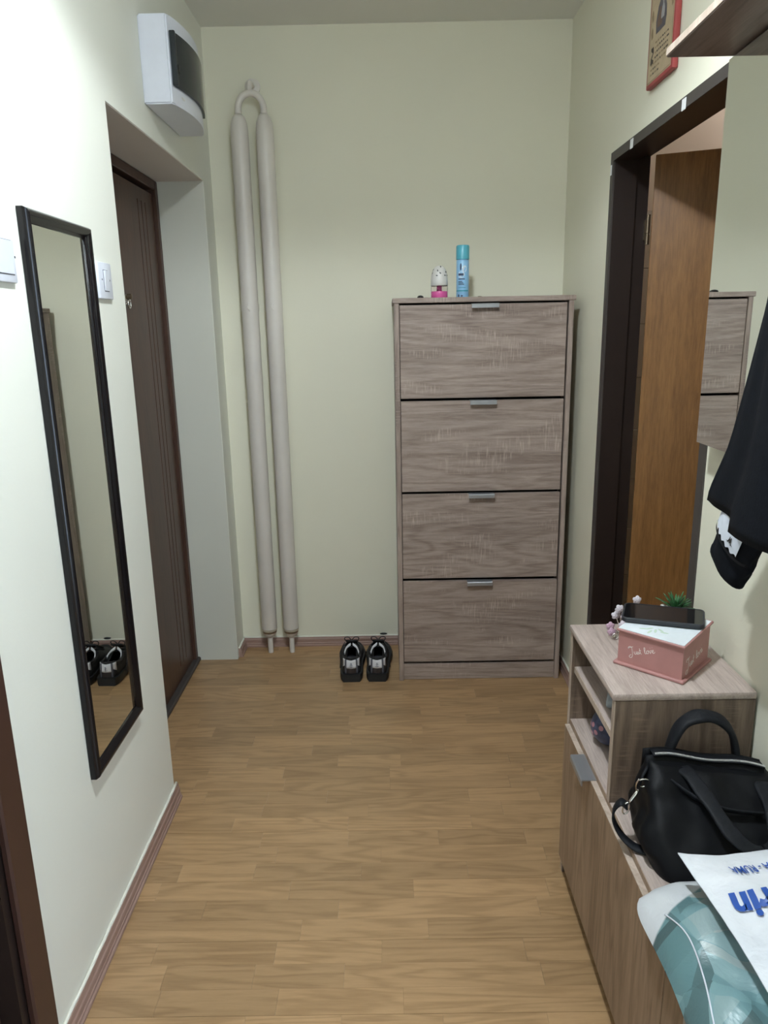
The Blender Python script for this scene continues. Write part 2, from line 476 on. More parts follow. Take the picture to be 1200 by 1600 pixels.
# floor beyond the staves that the photograph shows (behind the camera, and through the right-hand door)
bm = B(); box(bm, L, R, BACK, row0+k_lo*PITCHY-0.0006, -0.003, 0.0); o = make('floor_rear', bm, 'laminate', floor)
bm = B(); box(bm, R+0.0006, 2.25, 1.0, 2.9, -0.003, 0.0); o = make('floor_beyond_door', bm, 'laminate', floor)

# left wall with the entrance recess and a near door opening
bm = B()
WT = 0.35
box(bm, L-WT, L, BACK, 0.20, 0, C); box(bm, L-WT, L, 0.20, 1.075, 2.02, C)
box(bm, L-WT, L, 1.075, RY1, 0, C); box(bm, L-WT, L, RY1, RY2, ZR, C); box(bm, L-WT, L, RY2, D, 0, C)
struct('wall_left', bm, 'wall_paint_lit_left', 'pale left wall with the recessed entrance door', origin=(L, 1, 0))
bm = B(); box(bm, L-WT-0.02, L-WT, BACK, D, 0, C); struct('wall_left_outer', bm, 'ceiling_paint', origin=(L-WT, 1, 0))
bm = B(); box(bm, -1.1, R+0.3, D, D+0.1, 0, C); struct('wall_back', bm, 'wall_paint', 'pale yellow end wall of the hallway', origin=(0, D, 0))
DY1, DY2, DZ = 1.645, 2.500, 1.921
bm = B(); WR = 0.112
box(bm, R, R+WR, BACK, WY0, 0, C); box(bm, R, R+WR, WY0, WY1, WZ1, C); box(bm, R, R+WR, WY0, WY1, 0, WZ0); box(bm, R, R+WR, WY1, DY1, 0, C); box(bm, R, R+WR, DY1, DY2, DZ, C); box(bm, R, R+WR, DY2, D, 0, C)
struct('wall_right', bm, 'wall_paint', 'pale yellow right wall with the open brown door', origin=(R, 1, 0))
bm = B(); box(bm, -1.1, R+0.3, BACK-0.1, BACK, 0, C); struct('wall_front', bm, 'wall_paint', origin=(0, BACK, 0))
bm = B(); box(bm, -1.1, 2.3, BACK-0.1, D+0.1, C, C+0.1); struct('ceiling', bm, 'ceiling_paint', 'off-white hallway ceiling', origin=(0, 1, C))

# glazed opening in the right wall, behind the camera
wn_ = root('window_1', (R+0.06, (WY0+WY1)/2, WZ0), 'tall white framed glazed opening in the right wall behind the camera', None, None, 'structure')
for (a, b_, c_, d_) in ((WY0, WY0+0.05, WZ0, WZ1), (WY1-0.05, WY1, WZ0, WZ1), (WY0+0.05, WY1-0.05, WZ0, WZ0+0.06), (WY0+0.05, WY1-0.05, WZ1-0.05, WZ1)):
    bm = B(); box(bm, R+0.03, R+0.08, a, b_, c_, d_, 0.003); make('window_frame_bar', bm, 'white_plastic', wn_)
bm = B(); box(bm, R+0.052, R+0.056, WY0+0.05, WY1-0.05, WZ0+0.06, WZ1-0.05); make('pane', bm, 'window_pane', wn_)

# skirting boards (ribbed profile)
def skirting(name, pts_dir, a, b, mat, h=0.042, cap=True):
    """pts_dir: 'x+' etc: direction from wall into the room; a,b along wall; first value wall plane"""
    side, plane = pts_dir
    prof = [(0, 0), (0.019, 0), (0.019, 0.007), (0.0155, 0.010), (0.0155, 0.016), (0.0135, 0.0185), (0.0135, 0.033), (0.011, 0.037), (0.0095, h), (0, h)]
    bm = B()
    def pt(u, z, t):
        if side == 'x+': return (plane+u, t, z)
        if side == 'x-': return (plane-u, t, z)
        return (t, plane-u, z)
    poly(bm, [pt(u, z, a) for u, z in prof], Vector(pt(0, 0, b))-Vector(pt(0, 0, a)))
    o = struct(name, bm, mat, smooth=False)
    if cap:
        bm = B(); pts = []
        n = 24
        for i in range(n+1):
            t = a+(b-a)*i/n; q = pt(0.004+0.0015*noise.noise(Vector((t*30, 0, 0))), h+0.001+0.0012*noise.noise(Vector((t*40, 3, 0))), t); pts.append(q)
        tube(bm, pts, 0.0042, 6)
        make('caulk_line', bm, 'caulk', o, smooth=True)
    return o
o = skirting('baseboard_left', ('x+', L), 1.142, RY1+0.012, 'skirting', 0.05); o['label'] = 'reddish brown ribbed skirting along the left wall under the long mirror'
o = skirting('baseboard_left_far', ('x+', L), RY2+0.02, D-0.019, 'skirting'); o['label'] = 'short brown skirting piece in the corner beside the pipes'
o = skirting('baseboard_back', ('y-', D), L, R, 'skirting_x'); o['label'] = 'brown ribbed skirting along the yellow end wall'
o = skirting('baseboard_right', ('x-', R), DY2+0.01, D-0.019, 'skirting'); o['label'] = 'brown skirting on the right wall behind the shoe cabinet'

# recess lining of the entrance: paint on the reveals
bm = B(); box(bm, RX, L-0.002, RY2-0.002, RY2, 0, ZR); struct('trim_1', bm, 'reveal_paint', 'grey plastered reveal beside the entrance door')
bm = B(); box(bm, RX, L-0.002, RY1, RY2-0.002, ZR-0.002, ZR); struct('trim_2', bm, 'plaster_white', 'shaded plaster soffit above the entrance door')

# entrance door
dr = root('door_1', (RX, 2.469, 0), 'dark walnut entrance door with three vertical grooves in the left recess', None, None, 'structure')
bm = B(); FW = 0.030
box(bm, RX-0.06, RX, RY1, RY1+FW, 0, ZR-0.002, 0.003); box(bm, RX-0.06, RX, RY2-0.004-FW, RY2-0.003, 0, ZR-0.002, 0.003); box(bm, RX-0.06, RX, RY1+FW, RY2-FW-0.004, ZR-0.036, ZR-0.002, 0.003)
make('door_frame', bm, 'door_frame_brown', dr)
bm = B(); box(bm, RX-0.10, RX-0.05, RY1, RY2, 0, ZR); make('leaf_gap_shade', bm, 'gap_shade', dr)  # dark sheet that paints the shade in the gap round the leaf
# leaf with real grooves: profile along y, extruded in z
la, lb = RY1+FW+0.006, RY2-0.004-FW-0.007; zf, zt_ = 0.02, ZR-0.036-0.016
gy = [2.745, 2.788, 2.830]
gz0, gz1 = 0.075, 1.86
def leaf_profile(grooves):
    p = [(RX-0.045, la), (RX-0.012, la)]
    if grooves:
        for g in gy: p += [(RX-0.012, g-0.0035), (RX-0.020, g-0.003), (RX-0.020, g+0.003), (RX-0.012, g+0.0035)]
    return p + [(RX-0.012, lb), (RX-0.045, lb)]
bm = B()
for (z0, z1, g) in ((zf, gz0, False), (gz0, gz1, True), (gz1, zt_, False)):
    poly(bm, [(x, y, z0) for x, y in leaf_profile(g)], (0, 0, z1-z0))
leaf = make('door_leaf', bm, 'walnut_door', dr)
for g in gy:
    bm = B(); box(bm, RX-0.0205, RX-0.0145, g-0.0029, g+0.0029, gz0+0.001, gz1-0.001); make('groove_shade', bm, 'gap_shade', leaf)  # added dark strip, paints the shade at the bottom of each groove
bm = B(); box(bm, RX-0.03, RX+0.012, RY1, RY2-0.003, 0.0, 0.018, 0.004); make('threshold', bm, 'dark_casing', dr)
bm = B(); rot_x = Matrix.Rotation(pi/2, 4, 'Y')
lathe(bm, [(0, 0), (0.017, 0), (0.017, 0.004), (0.012, 0.008), (0, 0.009)], (RX-0.012, 2.520, 1.510), 20, rot_x)
pe = make('peephole', bm, 'chrome', dr, True, angle=40)
bm = B(); lathe(bm, [(0.006, 0), (0.009, 0), (0.009, 0.014), (0.004, 0.016), (0, 0.016)], (RX-0.004, 2.520, 1.520), 14, rot_x); make('peephole_lens', bm, 'brass_dark', pe, True, angle=40)
bm = B(); tube(bm, [(RX, 2.522+0.011*cos(a), 1.497+0.014*sin(a)) for a in [2*pi*i/18 for i in range(18)]], 0.003, 6, True); make('cover_ring', bm, 'chrome', pe, True)

# near left door, its casing crosses the lower left corner of the photograph
dr = root('door_2', (L, 0.64, 0), 'very dark brown door frame at the left edge of the photograph', None, None, 'structure')
bm = B(); box(bm, L, L+0.016, 1.068, 1.139, 0, 2.08, 0.004); box(bm, L, L+0.016, 0.135, 0.206, 0, 2.08, 0.004); box(bm, L, L+0.016, 0.206, 1.068, 2.01, 2.08, 0.004)
make('casing', bm, 'near_casing', dr)
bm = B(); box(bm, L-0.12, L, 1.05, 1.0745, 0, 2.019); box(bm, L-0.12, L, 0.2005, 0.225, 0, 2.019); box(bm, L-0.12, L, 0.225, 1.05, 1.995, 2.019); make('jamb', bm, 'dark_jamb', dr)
bm = B(); box(bm, L-0.075, L-0.035, 0.228, 1.047, 0.006, 1.99, 0.002); lf = make('door_leaf', bm, 'near_casing', dr)
bm = B(); tube(bm, [(L-0.035, 0.30, 1.02), (L+0.01, 0.30, 1.02), (L+0.015, 0.32, 1.02), (L+0.015, 0.42, 1.02)], 0.009, 10); make('door_handle', bm, 'chrome', lf, True)

# right door: thin flange casing, dark jamb, leaf opened into the next room
dr = root('door_3', (R, 2.07, 0), 'brown wooden door standing open in the dark framed doorway on the right', None, None, 'structure')
bm = B(); f = 0.027
box(bm, R-0.004, R+0.002, DY2-f, DY2, 0, DZ); box(bm, R-0.004, R+0.002, DY1-0.008, DY1+f, 0, DZ); box(bm, R-0.004, R+0.002, DY1+f, DY2-f, DZ-f, DZ)
make('casing', bm, 'dark_casing', dr)
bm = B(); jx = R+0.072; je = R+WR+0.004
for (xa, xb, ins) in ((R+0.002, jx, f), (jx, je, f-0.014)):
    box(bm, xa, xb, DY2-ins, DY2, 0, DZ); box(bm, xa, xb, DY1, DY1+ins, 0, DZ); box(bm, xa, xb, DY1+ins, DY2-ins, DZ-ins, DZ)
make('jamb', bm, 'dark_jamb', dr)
for (y, z, q) in ((2.30, 1.905, 0), (1.92, 1.905, 0)):
    bm = B(); box(bm, R-0.0055, R-0.0038, y-0.012, y+0.012, z-0.014, z+0.012, 0.0006); make('paint_chip', bm, 'white_paint_chip', dr)
bm = B(); box(bm, R-0.0055, R-0.0038, 2.486, 2.497, 1.855, 1.885, 0.0006); make('paint_chip', bm, 'white_paint_chip', dr)
ang = math.atan2(2.377-2.446, 1.011-0.836)
LM = Matrix.Translation((0.842, 2.452, 0)) @ Matrix.Rotation(ang, 4, 'Z')
bm = B(); box(bm, 0.0, 0.80, 0.0, 0.038, 0.008, 1.905, 0.0015, mat=LM); lf = make('door_leaf', bm, 'teak_leaf', dr)
bm = B(); box(bm, 0.69, 0.735, -0.003, 0.0, 0.93, 1.13, 0.001, mat=LM); make('lock_plate', bm, 'chrome', lf)
bm = B(); tube(bm, [LM @ Vector(p) for p in ((0.71, -0.002, 1.05), (0.71, -0.045, 1.05), (0.70, -0.052, 1.05), (0.60, -0.052, 1.05))], 0.008, 10); make('door_handle', bm, 'chrome', lf, True)
for z in (1.69, 0.28):
    bm = B(); lathe(bm, [(0, -0.045), (0.007, -0.045), (0.007, -0.016), (0.0055, -0.015), (0.0055, -0.011), (0.007, -0.010), (0.007, 0.045), (0, 0.045)], (0.838, 2.474, z), 12); box(bm, 0.828, 0.842, 2.474, 2.487, z-0.03, z+0.03)
    make('hinge', bm, 'brass_dark', dr, True, angle=40)

# the room beyond the right door
bm = B(); RB = 2.86
box(bm, R+WR, 2.25, RB, RB+0.1, 0, C); wb = struct('wall_side_room_back', bm, 'tile_grout', 'white tiled wall glimpsed past the hinge side of the open door', origin=(1.4, RB, 0))
tm = bpy.data.meshes.new('wall_tile'); ub = B(); box(ub, -0.099, 0.099, -0.006, 0.0, 0.001, 0.199, 0.0015); ub.to_mesh(tm); ub.free(); tm.materials.append(MATS['tile_white'])
for i in range(6):
    for j in range(9):
        o = bpy.data.objects.new('wall_tile', tm); o.location = (R+WR+0.10+0.2*i - 1.4, 0, 0.2*j); link(o, wb)
bm = B(); box(bm, R+WR, 2.25, RB-0.004, RB, 1.8, C); make('upper_plaster', bm, 'plaster_white', wb)
bm = B(); box(bm, 2.25, 2.35, 0.9, RB+0.1, 0, C); struct('wall_side_room_right', bm, 'warm_paint', origin=(2.25, 2, 0))
bm = B(); box(bm, R+WR, 2.25, 0.9, 1.0, 0, C); struct('wall_side_room_front', bm, 'plaster_white', origin=(1.5, 1, 0))
bm = B(); box(bm, R+WR, 2.25, 1.0, RB, 2.38, 2.5); struct('ceiling_side_room', bm, 'plaster_white', 'mauve lit ceiling strip above the open brown door', origin=(1.5, 2, 2.38))

# ------------------------------------------------------------------ ceiling lamp (above the frame)
lr = root('ceiling_lamp', (LAMP.x, LAMP.y, C), 'round white ceiling lamp above the hallway, just out of the frame', 'lamp')
bm = B(); lathe(bm, [(0, C), (0.10, C), (0.10, C-0.02), (0.085, C-0.035), (0.085, LAMP.z+0.05), (0.08, LAMP.z+0.05), (0.08, C-0.035), (0, C-0.035)], (LAMP.x, LAMP.y, 0), 32); make('lamp_housing', bm, 'white_plastic', lr, True, angle=40)
bm = B(); lathe(bm, [(0, LAMP.z+0.06), (0.076, LAMP.z+0.06), (0.077, LAMP.z+0.03), (0.070, LAMP.z+0.014), (0.04, LAMP.z+0.004), (0, LAMP.z+0.003)], (LAMP.x, LAMP.y, 0), 32); make('diffuser', bm, 'lamp_diffuser', lr, True)
ld = bpy.data.lights.new('lamp_light', 'SPOT'); ld.energy = SPOT_W; ld.color = LAMP_COL; ld.spot_size = radians(152); ld.spot_blend = 0.22; ld.shadow_soft_size = 0.045
lo = bpy.data.objects.new('lamp_light', ld); lo.location = (0, 0, LAMP.z-C); link(lo, lr)
# warm lamp in the side room
lr2 = root('side_room_lamp', (1.45, 2.62, 2.38), 'warm lamp in the room behind the open brown door', 'lamp')
bm = B(); lathe(bm, [(0, 2.38), (0.06, 2.38), (0.06, 2.36), (0, 2.36)], (1.45, 2.62, 0), 20); make('lamp_base', bm, 'white_plastic', lr2, True, angle=40)
bm = B(); lathe(bm, [(0, 2.36), (0.055, 2.355), (0.07, 2.32), (0.05, 2.285), (0, 2.275)], (1.45, 2.62, 0), 20); make('lamp_globe', bm, 'warm_lamp', lr2, True)

# ------------------------------------------------------------------ SHOE CABINET
XL, XR, YF = 0.0249, 0.6862, 2.735
cab = root('shoe_cabinet', ((XL+XR)/2, 2.9, 0), 'tall grey-brown oak shoe cabinet with four tilting flaps', 'cabinet')
YB = 3.070
bm = B(); box(bm, XL, XR, YF-0.004, YB, 1.488, 1.506, 0.002); make('top_board', bm, 'sonoma_x', cab)
for a, b_ in ((XL+0.006, XL+0.024), (XR-0.024, XR-0.006)):
    bm = B(); box(bm, a, b_, YF, YB, 0, 1.488, 0.001); make('side_panel', bm, 'sonoma_z', cab)
fa, fb = XL+0.026, XR-0.027
bm = B(); box(bm, XL+0.024, XR-0.024, YF+0.075, YB-0.004, 0.02, 1.486); make('inner_shade_block', bm, 'gap_shade', cab)  # solid near-black filler, paints the shade seen between the flaps
bm = B(); box(bm, XL+0.024, XR-0.024, YF+0.010, YF+0.026, 0.001, 0.070, 0.001); make('plinth', bm, 'sonoma_x', cab)
flaps = [(1.146, 1.481), (0.791, 1.136), (0.440, 0.781), (0.083, 0.428)]
for i, (z0, z1) in enumerate(flaps):
    bm = B(); sk = 0.003 if i < 3 else 0
    box(bm, fa, fb-sk, YF+0.001, YF+0.018, z0, z1, 0.0012)
    fl = make('flap', bm, 'sonoma_x', cab)
    hc = 0.358-0.002*i; hw = 0.049
    bm = B()
    prof = [(0.010, z1+0.0015), (-0.020, z1+0.0015), (-0.022, z1-0.001), (-0.022, z1-0.014), (-0.0195, z1-0.014), (-0.0195, z1-0.0015), (0.010, z1-0.0003)]
    poly(bm, [(hc-hw, YF+y, z) for y, z in prof], (2*hw, 0, 0)); make('handle', bm, 'alu', fl)
# peg heads in the left gap of the second flap
# ------------------------------------------------------------------ things on the shoe cabinet
ZT = 1.506
# air freshener
ax, ay = 0.203, 2.86
af = root('air_freshener', (ax, ay, ZT), 'small air freshener, pink liquid below and white perforated dome above', 'air freshener')
bm = B(); lathe(bm, [(0, ZT), (0.028, ZT), (0.031, ZT+0.004), (0.031, ZT+0.024), (0.030, ZT+0.026), (0, ZT+0.026)], (ax, ay, 0), 28); make('pink_liquid', bm, 'pink_liquid', af, True, angle=40)
bm = B(); lathe(bm, [(0.0315, ZT+0.026), (0.0315, ZT+0.045), (0.030, ZT+0.046), (0.030, ZT+0.026)], (ax, ay, 0), 28); make('glass_jar', bm, 'clear_glass', af, True, angle=40)
bm = B(); lathe(bm, [(0, ZT+0.026), (0.010, ZT+0.026), (0.009, ZT+0.046), (0, ZT+0.046)], (ax, ay, 0), 16); make('wick', bm, 'pink_liquid', af, True)
bm = B(); dz = ZT+0.046
domep = [(0.031, dz), (0.032, dz+0.002), (0.0315, dz+0.022), (0.029, dz+0.042), (0.024, dz+0.057), (0.015, dz+0.068), (0.006, dz+0.072), (0, dz+0.0725)]
lathe(bm, [(0, dz)]+domep, (ax, ay, 0), 28); dome = make('dome', bm, 'dome_white', af, True)
for i in range(26):
    h = rnd.uniform(0.034, 0.068); a = rnd.uniform(0, 2*pi)
    for (r0, z0), (r1, z1) in zip(domep, domep[1:]):
        if z0-dz <= h <= z1-dz:
            t = (h-(z0-dz))/(z1-z0); rr = r0+(r1-r0)*t; slope = math.atan2(r0-r1, z1-z0); break
    Mx = Matrix.Translation((ax+rr*cos(a), ay+rr*sin(a), dz+h)) @ Matrix.Rotation(a, 4, 'Z') @ Matrix.Rotation(pi/2-slope, 4, 'Y') @ Matrix.Rotation(rnd.uniform(0, pi), 4, 'Z')
    bm = B(); lathe(bm, [(0, 0.0004), (0.0028, 0.0002), (0.0029, -0.001), (0, -0.001)], (0, 0, 0), 8, Mx @ Matrix.Diagonal((1.5, 0.75, 1, 1)))
    make('vent_hole', bm, 'dome_hole', dome)
# spray can
cx, cy = 0.290, 2.86
sc = root('spray_can', (cx, cy, ZT), 'tall light blue aerosol can with turquoise cap', 'spray can')
bm = B(); lathe(bm, [(0, ZT), (0.022, ZT), (0.0235, ZT+0.003), (0.0235, ZT+0.134), (0.021, ZT+0.138), (0, ZT+0.138)], (cx, cy, 0), 28); body = make('can_body', bm, 'can_blue', sc, True, angle=40)
bm = B(); lathe(bm, [(0, ZT+0.138), (0.0245, ZT+0.138), (0.0245, ZT+0.183), (0.022, ZT+0.188), (0, ZT+0.1885)], (cx, cy, 0), 28); make('cap', bm, 'can_cap', sc, True, angle=40)
def can_patch(a0, a1, z0, z1, mat, name, off=0.0003, shape=None):
    bm = B(); n = 10; r = 0.0235+off
    if shape == 'round':
        am, zm = (a0+a1)/2, (z0+z1)/2
        pts = [(am+(a1-a0)/2*cos(2*pi*i/20), zm+(z1-z0)/2*sin(2*pi*i/20)) for i in range(20)]
        bm.faces.new([bm.verts.new((cx+r*cos(a), cy+r*sin(a), ZT+z)) for a, z in pts])
    else:
        grid(bm, lambda u, v: (cx+r*cos(a0+(a1-a0)*u), cy+r*sin(a0+(a1-a0)*u), ZT+z0+(z1-z0)*v), n, 2)
    make(name, bm, mat, body, True)
f0 = -pi/2
can_patch(f0-0.15, f0+0.55, 0.092, 0.116, 'can_white', 'label_print', 0.0003, 'round')
can_patch(f0-0.85, f0+0.20, 0.072, 0.096, 'can_white', 'label_print', 0.0005, 'round')
can_patch(f0-0.55, f0-0.25, 0.098, 0.124, 'can_ink', 'label_print', 0.0004, 'round')
can_patch(f0-0.8, f0+0.05, 0.080, 0.088, 'can_ink', 'label_print', 0.0008)
can_patch(f0-0.8, f0+0.25, 0.066, 0.070, 'can_ink', 'label_print', 0.0004)
for q, ww in ((0.058, -0.15), (0.053, 0.0), (0.048, 0.15)): can_patch(f0-0.8, f0+ww, q, q+0.0028, 'can_ink', 'label_print', 0.0004)
can_patch(f0-0.8, f0+0.4, 0.036, 0.038, 'can_teal', 'label_print', 0.0004)
can_patch(f0-1.3, f0+0.9, 0.024, 0.029, 'can_teal', 'label_print', 0.0004)
can_patch(f0-0.85, f0-0.6, 0.004, 0.014, 'can_ink', 'label_print', 0.0004, 'round')
can_patch(f0-0.40, f0-0.05, 0.005, 0.011, 'can_ink', 'label_print', 0.0004, 'round')
# little black fob
bm = B(); lathe(bm, [(0, 0), (0.011, 0.0005), (0.0125, 0.005), (0.010, 0.010), (0.004, 0.0125), (0, 0.013)], (0, 0, 0), 18, Matrix.Diagonal((1.0, 2.4, 1, 1)))
bm.transform(Matrix.Translation((0.131, 2.84, ZT)))
fob = make('key_fob', bm, 'rubber_black', None, True); meta(fob, 'small black rounded key fob lying left of the air freshener', 'key fob')
bm = B(); tube(bm, catmull([(0.142, 2.83, ZT+0.003), (0.150, 2.81, ZT+0.002), (0.158, 2.815, ZT+0.002), (0.163, 2.835, ZT+0.002)], 5), 0.0018, 6); make('cord', bm, 'rubber_black', fob, True)
kr = root('key_ring', (0.36, 2.83, ZT), 'tiny wire ring lying right of the aerosol can', 'key ring')
bm = B(); tube(bm, [(0.352+0.008*cos(a), 2.83+0.008*sin(a), ZT+0.003+0.002*sin(a)) for a in [2*pi*i/16 for i in range(16)]], 0.0012, 6, True); make('ring', bm, 'brass_dark', kr, True)
bm = B(); tube(bm, [(0.360, 2.83, ZT+0.002), (0.372, 2.828, ZT+0.002), (0.380, 2.832, ZT+0.002)], 0.0014, 6); make('pin', bm, 'brass_dark', kr, True)

# ------------------------------------------------------------------ PIPE RADIATOR
px = [(-0.5415), (-0.4455)]; py = D-0.072
pr_ = root('pipe_radiator', (-0.495, py, 0), 'pair of thick off-white heating pipes joined by a bend at the top', 'pipes')
PR = 0.0335
for x in px:
    bm = B(); lathe(bm, [(0, 0.075), (0.014, 0.075), (0.022, 0.082), (0.030, 0.098), (PR, 0.118), (PR, 2.135), (0.031, 2.162), (0.024, 2.182), (0.014, 2.194), (0, 2.196)], (x, py, 0), 28)
    p = make('pipe', bm, 'pipe_paint', pr_, True)
    bm = B(); lathe(bm, [(0.0345, 1.478), (0.0352, 1.478), (0.0352, 1.506), (0.0345, 1.506)], (x, py, 0), 28); cl = make('clamp_band', bm, 'pipe_paint', p, True, angle=40)
    bm = B(); tube(bm, [(x+0.000, py-0.0352, 1.505), (x-0.006, py-0.0352, 1.492), (x+0.004, py-0.0352, 1.479)], 0.0016, 5); make('clamp_buckle', bm, 'pipe_paint', p, True)
    bm = B(); tube(bm, [(x, py, 0.0), (x, py, 0.08)], 0.0115, 14); make('floor_stub', bm, 'pipe_paint', p, True, angle=40)
    bm = B(); lathe(bm, [(0.0335, 0.1175), (0.0339, 0.118), (0.0303, 0.0975), (0.030, 0.098)], (x, py, 0), 28); make('rusty_rim', bm, 'pipe_rust', p, True)
bm = B(); mid = (px[0]+px[1])/2; rr = (px[1]-px[0])/2
tube(bm, [(px[0], py, 2.19)] + [(mid-rr*cos(a), py, 2.212+rr*1.12*sin(a)) for a in [pi*i/16 for i in range(17)]] + [(px[1], py, 2.19)], 0.0125, 14); make('bend', bm, 'pipe_paint', pr_, True)
bm = B(); tube(bm, catmull([(mid, py, 2.262), (mid, py, 2.285), (mid, py+0.012, 2.302), (mid, D-0.002, 2.306)], 6), 0.0095, 12); make('vent_pipe', bm, 'pipe_paint', pr_, True)
bm = B(); lathe(bm, [(0, 0), (0.030, 0), (0.029, 0.006), (0.020, 0.010), (0, 0.010)], (mid, D-0.0005, 2.306), 24, Matrix.Rotation(pi/2, 4, 'X')); make('wall_rosette', bm, 'pipe_paint', pr_, True, angle=40)

# ------------------------------------------------------------------ FUSE BOX on the left wall
y0, y1, z0, z1 = 2.298, 2.665, 2.034, 2.262; dp = 0.080
fb_ = root('fuse_box', (L, (y0+y1)/2, z0), 'white electrical fuse box with smoked window above the entrance recess', 'fuse box')
def bulge(y): 
    u = (y-(y0+y1)/2)/((y1-y0)/2); return dp+0.028*(1-u*u)
wy0, wy1, wz0, wz1 = y0+0.020, y1-0.020, 2.082, 2.222
bm = B(); ny = 18
ys = [y0+(y1-y0)*i/ny for i in range(ny+1)]
poly(bm, [(L, y0, z0), (L, y1, z0)] + [(L+bulge(y), y, z0) for y in reversed(ys)], (0, 0, z1-z0))
bmesh.ops.bevel(bm, geom=[e for e in bm.edges], offset=0.004, segments=2, affect='EDGES')
make('housing', bm, 'white_plastic', fb_, True, angle=35)
def shell(bm, ya, yb, za, zb, d0, d1, n=16):
    yy = [ya+(yb-ya)*i/n for i in range(n+1)]
    poly(bm, [(L+bulge(y)+d0, y, za) for y in yy]+[(L+bulge(y)+d1, y, za) for y in reversed(yy)], (0, 0, zb-za))
bm = B(); shell(bm, wy0, wy1, wz0, wz1, 0.0003, 0.008); wn = make('smoked_window', bm, 'smoked_plastic', fb_, True, angle=40)
bm = B(); box(bm, L+bulge(wy0)-0.002, L+bulge(wy0)+0.014, wy0-0.014, wy0-0.001, wz0, wz1, 0.003, 2); make('window_lip', bm, 'smoked_plastic', wn, True)
bm = B(); box(bm, L+bulge(wy0)+0.008, L+bulge(wy0)+0.016, wy0+0.004, wy0+0.016, 2.118, 2.142, 0.002); make('catch', bm, 'rubber_black', wn)
bm = B()
for q in range(7): box(bm, L+bulge(2.37)-0.001, L+bulge(2.37)+0.0006, 2.345+q*0.008, 2.349+q*0.008, 2.058, 2.063)
make('embossed_mark', bm, 'dome_white', fb_)

# ------------------------------------------------------------------ LIGHT SWITCHES
def switch(yc, zc, s, label, rock):
    r = root('light_switch', (L, yc, zc-s/2), label, 'light switch', 'light switches on the left wall')
    bm = B(); box(bm, L, L+0.009, yc-s/2, yc+s/2, zc-s/2, zc+s/2, 0.003, 2); make('plate', bm, 'white_plastic', r, True, angle=30)
    a, b_ = rock
    bm = B(); box(bm, L+0.0088, L+0.0096, yc-a-0.002, yc+a+0.002, zc-b_-0.002, zc+b_+0.002); make('rocker_gap', bm, 'shoe_grey', r)
    bm = B(); x0 = L+0.009
    poly(bm, [(x0, yc-a, zc-b_), (x0+0.0015, yc-a, zc-b_), (x0+0.006, yc-a, zc+b_), (x0, yc-a, zc+b_)], (0, 2*a, 0)); make('rocker', bm, 'white_plastic', r)
    for s_ in (-1, 1):
        bm = B(); lathe(bm, [(0, 0), (0.0022, 0), (0.0022, 0.0006), (0, 0.0006)], (L+0.009, yc+s_*(a+0.011), zc+0.002), 8, rot_x); make('screw', bm, 'shoe_grey', r)
switch(1.348, 1.536, 0.086, 'white light switch left of the long black-framed mirror', (0.030, 0.028))
switch(1.828, 1.524, 0.084, 'white light switch between the long mirror and the entrance door', (0.013, 0.023))

# ------------------------------------------------------------------ LONG MIRROR
my0, my1, mz0, mz1 = 1.434, 1.743, 0.436, 1.632
lm = root('wall_mirror', (L, (my0+my1)/2, mz0), 'long narrow wall mirror in a glossy black frame', 'mirror')
FW2, FD = 0.026, 0.021
prof = [(0, 0), (0, 0.012), (0.004, 0.019), (0.010, FD), (0.016, 0.018), (0.020, 0.013), (FW2, 0.010), (FW2, 0)]   # (inwards, out of wall)
cs = [(my0, mz0, 1, 1), (my1, mz0, -1, 1), (my1, mz1, -1, -1), (my0, mz1, 1, -1)]
for i in range(4):
    a, b_ = cs[i], cs[(i+1) % 4]; bm = B()
    ra = [bm.verts.new((L+0.001+o_, a[0]+a[2]*u, a[1]+a[3]*u)) for u, o_ in prof]
    rb = [bm.verts.new((L+0.001+o_, b_[0]+b_[2]*u, b_[1]+b_[3]*u)) for u, o_ in prof]
    n = len(prof)
    for k in range(n): bm.faces.new((ra[k], ra[(k+1) % n], rb[(k+1) % n], rb[k]))
    bm.faces.new(ra); bm.faces.new(rb[::-1])
    make('frame_bar', bm, 'black_frame', lm, True, angle=50)
bm = B(); box(bm, L+0.004, L+0.0085, my0+FW2-0.003, my1-FW2+0.003, mz0+FW2-0.003, mz1-FW2+0.003); make('mirror_glass', bm, 'mirror_silver', lm)

# ------------------------------------------------------------------ COAT RACK with shelf and mirror, right wall
SX0, SY1, SZ = 0.5535, 1.592, 1.900
MX = 0.677
cr = root('coat_rack', (R, 1.1, 1.14), 'grey-brown oak hat shelf over a frameless wall mirror on the right', 'coat rack')
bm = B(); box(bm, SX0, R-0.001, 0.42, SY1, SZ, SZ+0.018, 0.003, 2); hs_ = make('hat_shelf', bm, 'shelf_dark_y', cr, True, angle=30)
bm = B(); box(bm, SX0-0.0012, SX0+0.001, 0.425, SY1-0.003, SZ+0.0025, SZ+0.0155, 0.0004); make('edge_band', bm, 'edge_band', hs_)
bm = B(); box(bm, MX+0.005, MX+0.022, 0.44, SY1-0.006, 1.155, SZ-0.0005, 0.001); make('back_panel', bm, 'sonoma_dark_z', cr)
bm = B(); box(bm, MX, MX+0.0048, 0.43, SY1+0.001, 1.147, SZ-0.005); make('mirror_glass', bm, 'mirror_silver', cr)
for yb_ in (0.5, 1.30):
    bm = B(); box(bm, MX+0.022, R-0.001, yb_, yb_+0.06, 1.2, 1.86); make('wall_batten', bm, 'sonoma_z', cr)
